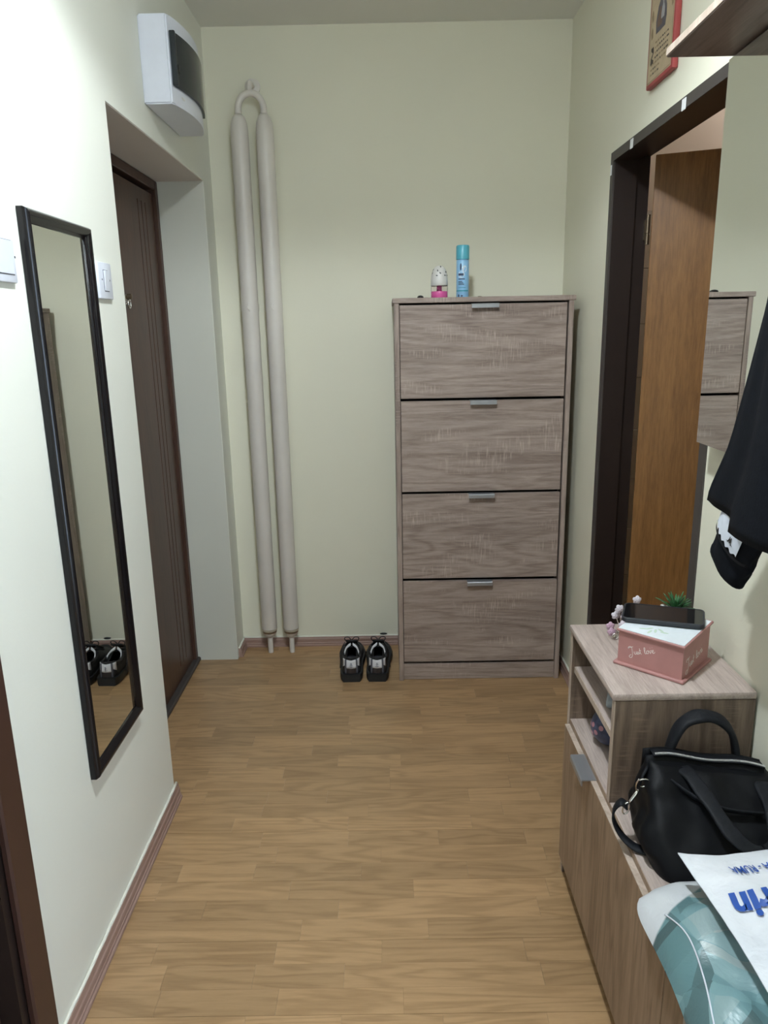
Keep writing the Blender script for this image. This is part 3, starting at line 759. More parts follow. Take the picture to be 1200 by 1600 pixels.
for y in (1.08, 0.80, 0.56):
    bm = B(); tube(bm, catmull([(MX+0.001, y, 1.74), (0.64, y, 1.735), (0.605, y, 1.745), (0.595, y, 1.775)], 5), 0.006, 8); make('coat_hook', bm, 'alu', cr, True)

# ------------------------------------------------------------------ JACKET
jk = root('jacket', (0.60, 1.05, 1.03), 'black jacket hanging from the coat rack on the right', 'jacket')
def lerp_tab(tab, z):
    for (z0, a), (z1, b_) in zip(tab, tab[1:]):
        if z0 <= z <= z1: return a+(b_-a)*(z-z0)/(z1-z0)
    return tab[0][1] if z < tab[0][0] else tab[-1][1]
farT = [(1.03, 1.352), (1.074, 1.343), (1.178, 1.286), (1.30, 1.243), (1.42, 1.203), (1.60, 1.165), (1.70, 1.13), (1.76, 1.09)]
nearT = [(1.03, 0.80), (1.42, 0.92), (1.60, 0.97), (1.70, 1.02), (1.76, 1.06)]
thT = [(1.03, 0.055), (1.3, 0.056), (1.6, 0.060), (1.70, 0.045), (1.76, 0.02)]
def jk_pt(u, v):
    z = 1.045+(1.757-1.045)*v
    a = 2*pi*u; yf_, yn = lerp_tab(farT, z), lerp_tab(nearT, z); th = lerp_tab(thT, z)
    c_, s_ = cos(a), sin(a)
    yy = (yf_+yn)/2 + (yf_-yn)/2*(abs(c_)**0.8)*(1 if c_ >= 0 else -1)
    fold = 0.016*sin(a*3+1.0+1.5*v)*(1-v*0.7) + 0.010*sin(a*7+3*v)*(1-v*0.6)
    tt = (yf_-yy)/(yf_-yn); wedge = 0.12+0.88*min(1, max(0, tt)/0.42)**0.9
    xx = 0.603 + (th+fold*(1 if s_ < 0 else 0.3))*s_*wedge
    xx = min(xx, 0.664)
    # hem rises at the far corner, dips towards the middle
    zz = z
    if v < 0.25:
        w_ = (1-v/0.25); t = (yf_-yy)/(yf_-yn)
        zz += w_*(0.030 + 0.002*min(1, t/0.28) + 0.010*max(0, t-0.28))
    return (xx, yy, zz)
bm = B(); V = grid(bm, jk_pt, 72, 34, True)
bm.faces.new([V[i][-1] for i in range(72)])
o = make('jacket_body', bm, 'jacket_fabric', jk, True)
sm = o.modifiers.new('thick', 'SOLIDIFY'); sm.thickness = 0.003; sm.offset = -1
# far sleeve, hangs behind the hem and shows its cuff
def sleeve(pts, rad, name, flat=0.42):
    bm = B(); P = catmull(pts, 5); rs = []
    n = len(P)
    for i in range(n):
        t = i/(n-1)*(len(rad)-1); k = min(int(t), len(rad)-2); rs.append(rad[k]+(rad[k+1]-rad[k])*(t-k))
    seg = 28; rings = []
    for i in range(n):
        tg = (P[min(i+1, n-1)]-P[max(i-1, 0)]).normalized()
        uu = Vector((0, 1, 0)); uu = (uu - tg*uu.dot(tg)).normalized(); vv = tg.cross(uu)
        ring = []
        for k in range(seg):
            a = 2*pi*k/seg; wob = 1+0.05*sin(3*a+i*0.9)+0.04*sin(5*a-i*1.3)
            ring.append(bm.verts.new(P[i]+uu*(rs[i]*cos(a)*(1 if i >= n-1 else wob))+vv*(rs[i]*flat*sin(a)*wob)))
        rings.append(ring)
    for a, b_ in zip(rings, rings[1:]):
        for k in range(seg): bm.faces.new((a[k], a[(k+1) % seg], b_[(k+1) % seg], b_[k]))
    bm.faces.new(rings[0])
    o = make(name, bm, 'jacket_fabric', jk, True)
    m_ = o.modifiers.new('thick', 'SOLIDIFY'); m_.thickness = 0.004; m_.offset = -1
    return o
SXC = 0.618
sl = sleeve([(SXC-0.01, 1.10, 1.62), (SXC, 1.14, 1.40), (SXC, 1.19, 1.15), (SXC, 1.225, 1.058), (SXC, 1.250, 1.013), (SXC, 1.274, 0.968)], [0.05, 0.06, 0.062, 0.063, 0.060, 0.058], 'sleeve')
# cuff rib line and white sleeve band with emblem
bm = B()
tg = Vector((0, 1.274-1.225, 0.968-1.058)).normalized(); acr = Vector((0, -tg.z, tg.y))   # across sleeve, towards far
def sl_pt(s, t, off=0.0):
    """s along sleeve (m, up from cuff), t across -1..1, on the camera side"""
    c0 = Vector((SXC, 1.274, 0.968)) - tg*s
    return c0 + acr*(0.0615*t) + Vector((-(0.0615*0.42*math.sqrt(max(0, 1-t*t))+0.0042+off), 0, 0))
def band(t0, t1, s0, s1, name, mat, off, par, jag=0.0):
    bm = B(); n = 12
    V = grid(bm, lambda u, v: sl_pt(s0+(s1-s0)*v + (jag*(0.5+0.5*sin(u*40)) if v == 0 else 0), t0+(t1-t0)*u, off), n*3, 4)
    o = make(name, bm, mat, par, True)
    return o
asgn = 1 if acr.y > 0 else -1
wb_ = band(-0.72*asgn, 0.97*asgn, 0.066, 0.150, 'white_sleeve_band', 'white_fabric', 0.0012, sl, 0.006)
cuff = band(-0.98, 0.98, 0.060, 0.066, 'cuff_seam', 'strap_fabric', 0.0016, sl)
# emblem on the band: two seated figures back to back
def emb(poly2):
    bm = B()
    bm.faces.new([bm.verts.new(sl_pt(0.086+b_*0.62, -0.36*asgn-a*0.62*asgn/0.0615, 0.0024)) for a, b_ in poly2])
    make('emblem', bm, 'rubber_black', wb_)
for sgn in (-1, 1):
    q = lambda pts: [(sgn*a, b_) for a, b_ in pts]
    emb(q([(0.0015, 0.014), (0.0045, 0.014), (0.005, 0.009), (0.002, 0.008)]))
    emb(q([(0.0003, 0.008), (0.0045, 0.0085), (0.0065, 0.000), (0.0005, -0.008)]))
    emb(q([(0.0045, 0.004), (0.0075, -0.004), (0.0145, -0.008), (0.014, -0.0095), (0.0065, -0.0065)]))
    emb(q([(0.0005, -0.004), (0.006, 0.001), (0.009, -0.010), (0.0075, -0.0115), (0.004, -0.0035)]))

# ------------------------------------------------------------------ PLAQUE on the right wall
pq = root('wall_plaque', (R, 2.078, 2.005), 'red-edged plaque with a jug and old lettering above the doorway', 'plaque')
py0, py1, pz0, pz1 = 1.986, 2.170, 2.003, 2.285
bm = B(); box(bm, R-0.016, R-0.001, py0, py1, pz0, pz1, 0.003, 2); make('board', bm, 'red_frame', pq, True, angle=30)
bm = B(); box(bm, R-0.0165, R-0.0155, py0+0.009, py1-0.009, pz0+0.009, pz1-0.009); make('printed_face', bm, 'tan_print', pq)
XP = R-0.0167
def ink(pts, mat, name, off=0.0):
    bm = B(); bm.faces.new([bm.verts.new((XP-off, y, z)) for y, z in pts]); make(name, bm, mat, pq)
b0 = 0.011
for (a, b_, c_, d_) in ((py0+b0, py1-b0, pz0+b0, pz0+b0+0.002), (py0+b0, py0+b0+0.002, pz0+b0, pz1-b0), (py1-b0-0.002, py1-b0, pz0+b0, pz1-b0)):
    ink([(a, c_), (b_, c_), (b_, d_), (a, d_)], 'ink_tan', 'border_line')
# jug
jy, jz = 2.080, 2.118
jug = [(-0.034, 0.0), (0.030, 0.0), (0.036, 0.020), (0.034, 0.045), (0.022, 0.064), (0.012, 0.074), (0.012, 0.086), (0.016, 0.094), (-0.014, 0.094), (-0.010, 0.082), (-0.012, 0.072), (-0.026, 0.060), (-0.038, 0.030)]
ink([(jy-a, jz+b_) for a, b_ in jug], 'jug_grey', 'jug_print')
ink([(jy-a*0.5+0.010, jz+0.012+b_*0.45) for a, b_ in jug], 'jug_shade', 'jug_print', 0.0002)
ink([(jy-a*0.32-0.010, jz+0.024+b_*0.42) for a, b_ in jug], 'jug_light', 'jug_print', 0.0003)
for (a, b_) in ((py0+0.022, 2.20), (py0+0.022, 2.16), (py1-0.026, 2.17), (py1-0.028, 2.13), (py0+0.030, 2.235), (py1-0.030, 2.22)):
    ink([(a-0.008, b_-0.012), (a+0.002, b_-0.016), (a+0.008, b_), (a+0.001, b_+0.014), (a-0.006, b_+0.006)], 'ink_tan', 'vine_print')
# faded illegible lines of print and a big initial
ink([(py1-0.026, 2.055), (py1-0.048, 2.055), (py1-0.048, 2.062), (py1-0.036, 2.068), (py1-0.048, 2.080), (py1-0.046, 2.094), (py1-0.028, 2.094), (py1-0.028, 2.088), (py1-0.040, 2.080), (py1-0.028, 2.070)], 'ink_brown', 'initial_print')
for i in range(7):
    zl = 2.097-0.0115*i; ya = py1-(0.056 if i < 4 else 0.030); yend = py0+(0.030 if i not in (5, 6) else 0.085)
    y = ya
    while y > yend+0.01:
        wl = rnd.uniform(0.006, 0.016); ink([(y, zl), (y-wl, zl), (y-wl, zl+0.0042), (y, zl+0.0042)], 'ink_brown' if rnd.random() < .6 else 'ink_tan', 'faded_print'); y -= wl+0.004

# ------------------------------------------------------------------ BENCH (low shoe bench with tower)
BX, TY0, TY1, TZ, BZ = 0.436, 1.307, 1.657, 0.695, 0.450
BEND = 0.30
bn = root('hall_bench', (0.58, 1.0, 0), 'low grey-brown oak hall bench with a small open tower at its far end', 'bench')
TH = 0.016
bm = B(); box(bm, BX-0.002, R-0.004, TY0-0.001, TY1+0.001, TZ-TH, TZ, 0.004, 2); make('tower_top', bm, 'sonoma_y', bn, True, angle=30)
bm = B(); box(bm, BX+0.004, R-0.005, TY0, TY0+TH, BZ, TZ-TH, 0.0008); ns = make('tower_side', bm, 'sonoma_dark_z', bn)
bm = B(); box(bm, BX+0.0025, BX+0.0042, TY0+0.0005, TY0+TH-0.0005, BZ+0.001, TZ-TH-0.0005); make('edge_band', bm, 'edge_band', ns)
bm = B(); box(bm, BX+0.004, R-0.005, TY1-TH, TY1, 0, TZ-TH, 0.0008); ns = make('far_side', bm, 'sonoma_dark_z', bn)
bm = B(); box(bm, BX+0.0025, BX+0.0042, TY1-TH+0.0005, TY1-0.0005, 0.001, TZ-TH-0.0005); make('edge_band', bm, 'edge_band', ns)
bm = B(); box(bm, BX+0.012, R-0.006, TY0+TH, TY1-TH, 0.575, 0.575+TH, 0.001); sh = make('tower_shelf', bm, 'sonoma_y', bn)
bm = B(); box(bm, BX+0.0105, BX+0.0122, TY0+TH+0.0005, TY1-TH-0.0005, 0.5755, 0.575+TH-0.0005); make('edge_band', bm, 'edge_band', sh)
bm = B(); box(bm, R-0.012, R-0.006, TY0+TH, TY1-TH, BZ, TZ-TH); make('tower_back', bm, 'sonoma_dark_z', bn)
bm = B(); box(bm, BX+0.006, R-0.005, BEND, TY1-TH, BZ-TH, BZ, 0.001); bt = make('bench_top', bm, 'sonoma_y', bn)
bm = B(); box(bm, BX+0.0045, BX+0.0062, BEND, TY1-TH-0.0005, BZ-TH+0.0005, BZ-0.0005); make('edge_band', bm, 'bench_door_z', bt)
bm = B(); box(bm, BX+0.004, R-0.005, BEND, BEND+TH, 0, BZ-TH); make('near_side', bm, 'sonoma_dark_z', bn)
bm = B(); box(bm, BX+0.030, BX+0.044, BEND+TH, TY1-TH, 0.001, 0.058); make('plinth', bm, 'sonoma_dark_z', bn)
bm = B(); box(bm, BX+0.025, R-0.006, BEND+TH, TY1-TH, 0.060, BZ-TH-0.001); make('inner_shade_block', bm, 'gap_shade', bn)  # near-black filler in place of the shaded inside behind the doors
for (a, b_, hy0, hy1) in ((0.958, TY1-TH-0.003, 1.400, 1.500), (BEND+0.004, 0.954, 0.740, 0.838)):
    bm = B(); box(bm, BX-0.008, BX+0.008, a, b_, 0.060, 0.437, 0.0008); dd = make('cabinet_door', bm, 'bench_door_z', bn)
    bm = B(); box(bm, BX-0.0075, BX+0.0075, a+0.001, b_-0.001, 0.4366, 0.4378); make('edge_band', bm, 'edge_band', dd)
    bm = B(); z1 = 0.4378
    prof = [(0.007, z1+0.0016), (-0.026, z1+0.0016), (-0.028, z1-0.001), (-0.028, z1-0.013), (-0.0255, z1-0.013), (-0.0255, z1-0.0012), (0.007, z1+0.0002)]
    poly(bm, [(BX+x, hy0, z) for x, z in prof], (0, hy1-hy0, 0)); make('handle', bm, 'alu', dd)

# things inside the tower
bm = B(); bmesh.ops.create_icosphere(bm, subdivisions=4, radius=0.044, matrix=Matrix.Translation((0.505, 1.525, BZ+0.0455)))
ball = make('ball', bm, 'ball_blue', None, True); meta(ball, 'dark blue patterned ball in the lower tower compartment', 'ball')
for a, e in ((3.3, 0.25), (3.6, -0.05), (2.9, 0.1), (3.15, -0.35), (3.9, 0.3)):
    dvec = Vector((cos(a)*cos(e), sin(a)*cos(e), sin(e))); bm = B()
    lathe(bm, [(0, 0.0006), (0.006, 0.0003), (0.006, -0.001), (0, -0.001)], (0, 0, 0), 10, Matrix.Translation(Vector((0.505, 1.525, BZ+0.044))+dvec*0.044) @ dvec.to_track_quat('Z', 'Y').to_matrix().to_4x4())
    make('pink_spot', bm, 'ball_pink', ball)
bm = B(); box(bm, -0.055, 0.055, -0.035, 0.035, 0, 0.02, 0.006, 3); bmesh.ops.subdivide_edges(bm, edges=bm.edges[:], cuts=2, use_grid_fill=True)
for v in bm.verts: v.co += Vector((0, 0, 0.004*noise.noise(v.co*40)*(v.co.z > 0.005)))
bm.transform(Matrix.Translation((0.515, 1.475, 0.5912)) @ Matrix.Rotation(1.2, 4, 'Z'))
o = make('folded_cloth', bm, 'grey_cloth', None, True); meta(o, 'pale grey folded cloth on the upper tower shelf', 'cloth')

# ------------------------------------------------------------------ PINK BOX
pL, pF, pRB = Vector((0.474, 1.443, TZ)), Vector((0.583, 1.338, TZ)), Vector((0.677, 1.452, TZ))
ex = (pF-pL); eu = ex.normalized(); ev = Vector((-eu.y, eu.x, 0))
BW, BD = 0.152, 0.148
bxr = root('keepsake_box', tuple(pL+eu*BW/2+ev*BD/2), 'dusty pink wooden box with white lid and white script lettering', 'box')
BM = Matrix((eu, ev, Vector((0, 0, 1)))).transposed().to_4x4(); BM.translation = pL
bm = B(); box(bm, 0, BW, 0, BD, 0.0005, 0.007, 0.0015, mat=BM); make('base', bm, 'pink_paint', bxr)
zf_, zb_ = 0.075, 0.086
bm = B(); i_ = 0.007
tmp = B(); poly(tmp, [(i_, i_, 0.007), (i_, BD-i_, 0.007), (i_, BD-i_, zb_), (i_, i_, zf_)], (BW-2*i_, 0, 0)); tmp.transform(BM); merge(bm, tmp); bodyb = make('box_body', bm, 'pink_paint', bxr)
lid_t = math.atan2(zb_-zf_, BD)
LMx = BM @ Matrix.Translation((0, 0.001, zf_)) @ Matrix.Rotation(lid_t, 4, 'X')
bm = B(); box(bm, 0.003, BW-0.003, 0.001, BD, 0.0002, 0.006, 0.0015, mat=LMx); lid = make('lid', bm, 'pink_paint', bxr)
bm = B(); box(bm, 0.006, BW-0.006, 0.004, BD-0.006, 0.0062, 0.0072, mat=LMx); lw = make('lid_panel', bm, 'lid_white', lid)
for (a, b_, r_) in ((0.050, 0.028, 0.4), (0.060, 0.036, 1.0), (0.074, 0.032, 1.9), (0.082, 0.040, 2.6), (0.092, 0.034, 0.2), (0.066, 0.022, 1.5)):
    bm = B(); bm.faces.new([bm.verts.new(LMx @ Vector((a+0.009*cos(t)*cos(r_)-0.0028*sin(t)*sin(r_), b_+0.009*cos(t)*sin(r_)+0.0028*sin(t)*cos(r_), 0.0075))) for t in [2*pi*i/12 for i in range(12)]])
    make('leaf_print', bm, 'leaf_print', lw)
# script lettering "Just love", drawn stroke by stroke (unit: letter x-height = 1)
STROKES = [
    [(1.9, 2.3), (1.5, 2.55), (0.9, 2.45), (0.7, 2.1), (1.0, 1.9)], [(1.9, 2.3), (1.75, 1.2), (1.5, 0.0), (1.05, -0.75), (0.5, -0.8), (0.25, -0.45), (0.55, -0.1), (1.1, 0.05)], [(0.9, 2.35), (1.6, 2.25), (2.35, 2.45)],
    [(2.3, 0.95), (2.25, 0.3), (2.45, 0.02), (2.75, 0.2), (3.0, 0.9)], [(3.0, 0.95), (2.95, 0.2), (3.15, 0.0)],
    [(3.15, 0.0), (3.55, 0.9), (3.5, 0.55), (3.75, 0.25), (3.6, 0.0), (3.3, 0.08)], [(3.75, 0.1), (4.1, 0.6)],
    [(4.25, 1.75), (4.15, 0.6), (4.2, 0.1), (4.45, 0.0)], [(3.95, 1.05), (4.55, 1.1)],
    [(5.5, 0.3), (5.95, 1.3), (5.95, 1.85), (5.7, 1.75), (5.6, 0.8), (5.65, 0.1), (5.9, 0.0), (6.15, 0.3)],
    [(6.55, 0.9), (6.2, 0.7), (6.2, 0.15), (6.5, 0.0), (6.8, 0.35), (6.7, 0.85), (6.5, 0.92)], [(6.7, 0.8), (7.05, 0.85)],
    [(7.05, 0.92), (7.2, 0.5), (7.3, 0.0), (7.6, 0.4), (7.65, 0.95), (7.85, 0.85)],
    [(7.95, 0.4), (8.4, 0.6), (8.4, 0.95), (8.1, 0.85), (8.0, 0.4), (8.2, 0.0), (8.6, 0.1), (8.85, 0.4)],
    [(8.3, 1.75), (8.33, 1.80)], [(7.6, 1.6), (7.63, 1.65)]]
def lettering(org, du, dv, unit, rot, par, rad):
    for st in STROKES:
        pts = [org + du*((a*cos(rot)-b_*sin(rot))*unit) + dv*((a*sin(rot)+b_*cos(rot))*unit) for a, b_ in st]
        bm = B(); tube(bm, catmull(pts, 4), rad, 5); make('script_lettering', bm, 'white_print', par, True)
nF = -ev
org = BM @ Vector((0.030, i_-0.0002, 0.026)); lettering(org, eu, Vector((0, 0, 1)), 0.0070, 0.36, bodyb, 0.00050)
org = BM @ Vector((BW-i_+0.0002, 0.022, 0.018)); lettering(org, ev, Vector((0, 0, 1)), 0.0100, 0.20, bodyb, 0.00050)

# ------------------------------------------------------------------ PHONE on the lid
pc = Vector((0.585, 1.470, 0)); pd = Vector((0.149, -0.061, 0)).normalized(); pn = Vector((-pd.y, pd.x, 0))
lid_n = (LMx.to_3x3() @ Vector((0, 0, 1))).normalized(); p0 = LMx @ Vector((0, 0, 0.0076))
zc = p0.z - ((pc.x-p0.x)*lid_n.x + (pc.y-p0.y)*lid_n.y)/lid_n.z
tx = (pd - lid_n*pd.dot(lid_n)).normalized(); ty = lid_n.cross(tx)
PM = Matrix((tx, ty, lid_n)).transposed().to_4x4(); PM.translation = Vector((pc.x, pc.y, zc))
def rrect(hw, hh, r, z, n=6):
    out = []
    for qx, qy, a0 in ((1, 1, 0), (-1, 1, pi/2), (-1, -1, pi), (1, -1, 1.5*pi)):
        for i in range(n+1):
            a = a0+pi/2*i/n; out.append((qx*(hw-r)+r*cos(a), qy*(hh-r)+r*sin(a), z))
    return out
ph = root('smartphone', (pc.x, pc.y, zc), 'black smartphone lying face up on the pink box', 'phone')
bm = B(); V = [[bm.verts.new(PM @ Vector(p)) for p in rrect(hw, hh, r, z)] for hw, hh, r, z in ((0.080, 0.038, 0.010, 0.0004), (0.0825, 0.0405, 0.012, 0.003), (0.0825, 0.0405, 0.012, 0.010), (0.0812, 0.0392, 0.011, 0.0118), (0.0785, 0.0365, 0.009, 0.0118), (0.0785, 0.0365, 0.009, 0.0108))]
for a, b_ in zip(V, V[1:]):
    for k in range(len(a)): bm.faces.new((a[k], a[(k+1) % len(a)], b_[(k+1) % len(a)], b_[k]))
bm.faces.new(V[0]); bm.faces.new(V[-1]); make('case', bm, 'phone_case', ph, True, angle=35)
bm = B(); poly(bm, [PM @ Vector(p) for p in rrect(0.0784, 0.0364, 0.009, 0.0109)], lid_n*0.0004); make('screen', bm, 'phone_glass', ph)

# ------------------------------------------------------------------ POTTED SUCCULENT
sx, sy = 0.662, 1.592
pp = root('potted_succulent', (sx, sy, TZ), 'small green spiky succulent in a stone pot behind the pink box', 'plant')
bm = B(); lathe(bm, [(0, TZ), (0.026, TZ), (0.033, TZ+0.010), (0.036, TZ+0.035), (0.034, TZ+0.058), (0.030, TZ+0.058), (0.030, TZ+0.050), (0, TZ+0.050)], (sx, sy, 0), 24); make('pot', bm, 'pot_stone', pp, True, angle=50)
for i in range(26):
    a = rnd.uniform(0, 2*pi); r = rnd.uniform(0.012, 0.031); bm = B()
    bmesh.ops.create_icosphere(bm, subdivisions=1, radius=rnd.uniform(0.004, 0.0068), matrix=Matrix.Translation((sx+r*cos(a), sy+r*sin(a), TZ+0.058+rnd.uniform(0, 0.004))) @ Matrix.Diagonal((1.2, 1, 0.8, 1)))
    make('pebble', bm, 'pebble' if i % 2 else 'pot_stone', pp, True)
for i in range(30):
    a = i*2.399; inc = 0.25+1.0*(i/30); ln = rnd.uniform(0.040, 0.056)
    bm = B(); P = []; wd = []
    for k in range(6):
        t = k/5; e = pi/2-inc-0.45*t*t
        rad_ = ln*t*cos(pi/2-inc*(0.8+0.3*t)); hh = ln*t*sin(pi/2-inc*(0.75+0.35*t))
        P.append((sx+rad_*cos(a), sy+rad_*sin(a), TZ+0.054+hh)); wd.append(0.0085*(1-t)**0.7*(0.6+1.2*t) + 0.0008)
    strip(bm, P, (-sin(a), cos(a), 0), wd, 0.0014); make('leaf', bm, 'leaf_green', pp, True)

# ------------------------------------------------------------------ FLOWER ORNAMENT
fo = root('flower_ornament', (0.530, 1.575, TZ), 'small pink and silver glass flower ornament left of the phone', 'ornament')
stem_r = 0.0014
bm = B(); lathe(bm, [(0, TZ), (0.016, TZ), (0.017, TZ+0.004), (0.010, TZ+0.008), (0, TZ+0.009)], (0.530, 1.575, 0), 18); make('base', bm, 'chrome', fo, True, angle=40)
bm = B(); tube(bm, [(0.515+0.007*cos(a), 1.562, TZ+0.009+0.007*sin(a)) for a in [2*pi*i/14 for i in range(14)]], 0.0014, 6, True); make('wire_loop', bm, 'chrome', fo, True)
heads = [(0.506, 1.572, TZ+0.030, 'petal_pink'), (0.518, 1.576, TZ+0.055, 'petal_white'), (0.524, 1.570, TZ+0.073, 'petal_white'), (0.538, 1.572, TZ+0.055, 'petal_white'), (0.508, 1.566, TZ+0.018, 'petal_pink'), (0.534, 1.57, TZ+0.034, 'petal_white'), (0.568, 1.585, TZ+0.088, 'petal_white')]
for hx, hy, hz, mt in heads:
    bm = B(); tube(bm, catmull([(0.530, 1.575, TZ+0.006), ((0.530+hx)/2+0.004, 1.578, (TZ+hz)/2), (hx, hy+0.003, hz)], 4), stem_r, 5); st = make('stem', bm, 'chrome', fo, True)
    for k in range(5):
        a = 2*pi*k/5+hx*100
        Mx = Matrix.Translation((hx+0.0055*cos(a), hy-0.001, hz+0.0055*sin(a))) @ Matrix.Rotation(-a, 4, 'Y') @ Matrix.Rotation(0.4, 4, 'Z')
        bm = B(); lathe(bm, [(0, -0.0008), (0.004, -0.0006), (0.005, 0.0), (0.004, 0.0006), (0, 0.0008)], (0, 0, 0), 10, Mx @ Matrix.Diagonal((1.15, 1, 1, 1)) @ Matrix.Rotation(pi/2, 4, 'X'))
        make('petal', bm, mt, st, True)

# ------------------------------------------------------------------ BLACK HANDBAG on the bench
hb = root('handbag', (0.59, 1.13, BZ), 'black nylon handbag with silver zip slumped against the tower', 'handbag')
def bag_pt(co):
    # co on unit cube [-1,1]^3 -> slumped bag; x along bag, y depth, z height
    x, y, z = co
    t = (z+1)/2
    e = 0.34
    # superellipse in plan
    m = (abs(x)**5+abs(y)**5)**0.2
    k = max(abs(x), abs(y))/m if m > 1e-6 else 1
    x, y = x*k, y*k
    wx = 0.140-0.026*t+0.006*sin(pi*t)
    wy = 0.105*(1-0.80*t**1.5)+0.006
    X = 0.592 + 0.008*t + x*wx
    Y = 1.172 + 0.064*t**1.2 + y*wy
    Z = BZ+0.001 + (0.138-0.016*(x+0.4))*t
    if t < 0.2:
        X = 0.592+(X-0.592)*(0.93+0.35*t); Y = 1.172+(Y-1.172)*(0.93+0.35*t)
    p = Vector((X, Y, Z))
    if t > 0.02:
        n = noise.noise(Vector((X*16, Y*16, Z*22)))*0.014 + noise.noise(Vector((X*40+5, Y*40, Z*30)))*0.006
        q = Vector((x, y*1.2, 0.3*(z > 0.5)))
        if q.length > 1e-4: p += q.normalized()*n*min(1, t*4)
    p.x = min(p.x, R-0.008); p.z = max(p.z, BZ+0.001)
    p.y = min(p.y, TY0-0.004)
    return p
bm = B(); bmesh.ops.create_cube(bm, size=2); bmesh.ops.subdivide_edges(bm, edges=bm.edges[:], cuts=23, use_grid_fill=True)
for v in bm.verts: v.co = bag_pt(v.co)
make('bag_body', bm, 'bag_nylon', hb, True)
# collar with zip
def top_line(s):   # along the upper edge, s 0 (left end) .. 1 (wall)
    return Vector((0.478+0.225*s, 1.232+0.012*sin(pi*s), 0.608-0.030*s+0.004*sin(s*9)))
bm = B(); strip(bm, [top_line(i/14)+Vector((0, -0.006, -0.020)) for i in range(15)], (0, 0.15, 1), 0.040, 0.004); make('collar_front', bm, 'bag_nylon', hb, True)
bm = B(); strip(bm, [top_line(i/14)+Vector((0, 0.016, -0.018)) for i in range(15)], (0, -0.1, 1), 0.044, 0.004); make('collar_back', bm, 'bag_nylon', hb, True)
zp = make('zip_tape', strip(B(), [top_line(0.06+0.94*i/14)+Vector((0, 0.002, 0.0008)) for i in range(15)], (0, 1, 0.05), 0.020, 0.002), 'strap_fabric', hb, True)
for i in range(86):
    p = top_line(0.08+0.92*i/85)+Vector((0, -0.004, 0.0035)); bm = B(); box(bm, p.x-0.00065, p.x+0.00065, p.y-0.0019, p.y+0.0019, p.z-0.0022, p.z+0.0002); make('zip_tooth', bm, 'zip_metal', zp)
# far handle, standing arch
def arch(pts, w0, name, wdir=(0, 1, 0.2), th=0.012):
    bm = B(); P = catmull(pts, 7); band_loft(bm, P, wdir, [w0*(1+0.07*sin(i*0.7)) for i in range(len(P))], th)
    return make(name, bm, 'strap_fabric', hb, True)
arch([(0.530, 1.266, 0.555), (0.538, 1.266, 0.605), (0.556, 1.266, 0.650), (0.590, 1.266, 0.668), (0.630, 1.266, 0.658), (0.658, 1.266, 0.620), (0.672, 1.266, 0.550)], 0.030, 'handle', (0.1, 1, 0.3), 0.013)
# front handle fallen over the front
arch([(0.545, 1.222, 0.585), (0.552, 1.190, 0.584), (0.566, 1.140, 0.566), (0.586, 1.090, 0.538), (0.622, 1.066, 0.520), (0.658, 1.084, 0.528), (0.676, 1.140, 0.552), (0.684, 1.200, 0.566)], 0.028, 'handle', (0.9, 0.25, 0.1), 0.008)
# front pocket edge
bm = B(); strip(bm, catmull([(0.512, 1.195, 0.577), (0.55, 1.160, 0.562), (0.60, 1.140, 0.552), (0.66, 1.138, 0.545)], 6), (0, -0.6, 0.8), 0.016, 0.003); make('pocket_edge', bm, 'strap_fabric', hb, True)
# side tab with D-ring, clasp and strap loop at the left end
bm = B(); strip(bm, [(0.480, 1.222, 0.590), (0.470, 1.214, 0.580), (0.464, 1.208, 0.566)], (0.6, 1, 0), 0.022, 0.004); make('side_tab', bm, 'strap_fabric', hb, True)
def ring(c, u, v, a, b_, r, name):
    bm = B(); tube(bm, [Vector(c)+Vector(u)*(a*cos(t))+Vector(v)*(b_*sin(t)) for t in [2*pi*i/18 for i in range(18)]], r, 7, True); return make(name, bm, 'chrome', hb, True)
ring((0.463, 1.196, 0.572), (1, 0, 0), (0, -0.4, 0.9), 0.012, 0.013, 0.0016, 'd_ring')
bm = B(); tube(bm, [(0.455, 1.194, 0.560), (0.449, 1.192, 0.550), (0.441, 1.190, 0.540), (0.436, 1.190, 0.533)], [0.0022, 0.0035, 0.0030, 0.002], 8); make('snap_clasp', bm, 'chrome', hb, True)
bm = B(); tube(bm, catmull([(0.452, 1.194, 0.556), (0.449, 1.190, 0.572), (0.452, 1.187, 0.587)], 5), 0.0017, 6); make('clasp_hook', bm, 'chrome', hb, True)
ring((0.433, 1.190, 0.523), (0.7, 0, -0.5), (0.3, 0, 0.9), 0.007, 0.013, 0.0015, 'swivel_ring')
bm = B(); Ps = catmull([(0.436, 1.192, 0.525), (0.424, 1.192, 0.535), (0.414, 1.196, 0.520), (0.412, 1.196, 0.498), (0.424, 1.185, 0.472), (0.446, 1.165, 0.458), (0.480, 1.150, 0.455)], 7)
strip(bm, Ps, (0.35, 1, 0.1), 0.020, 0.003); make('strap_loop', bm, 'strap_fabric', hb, True)

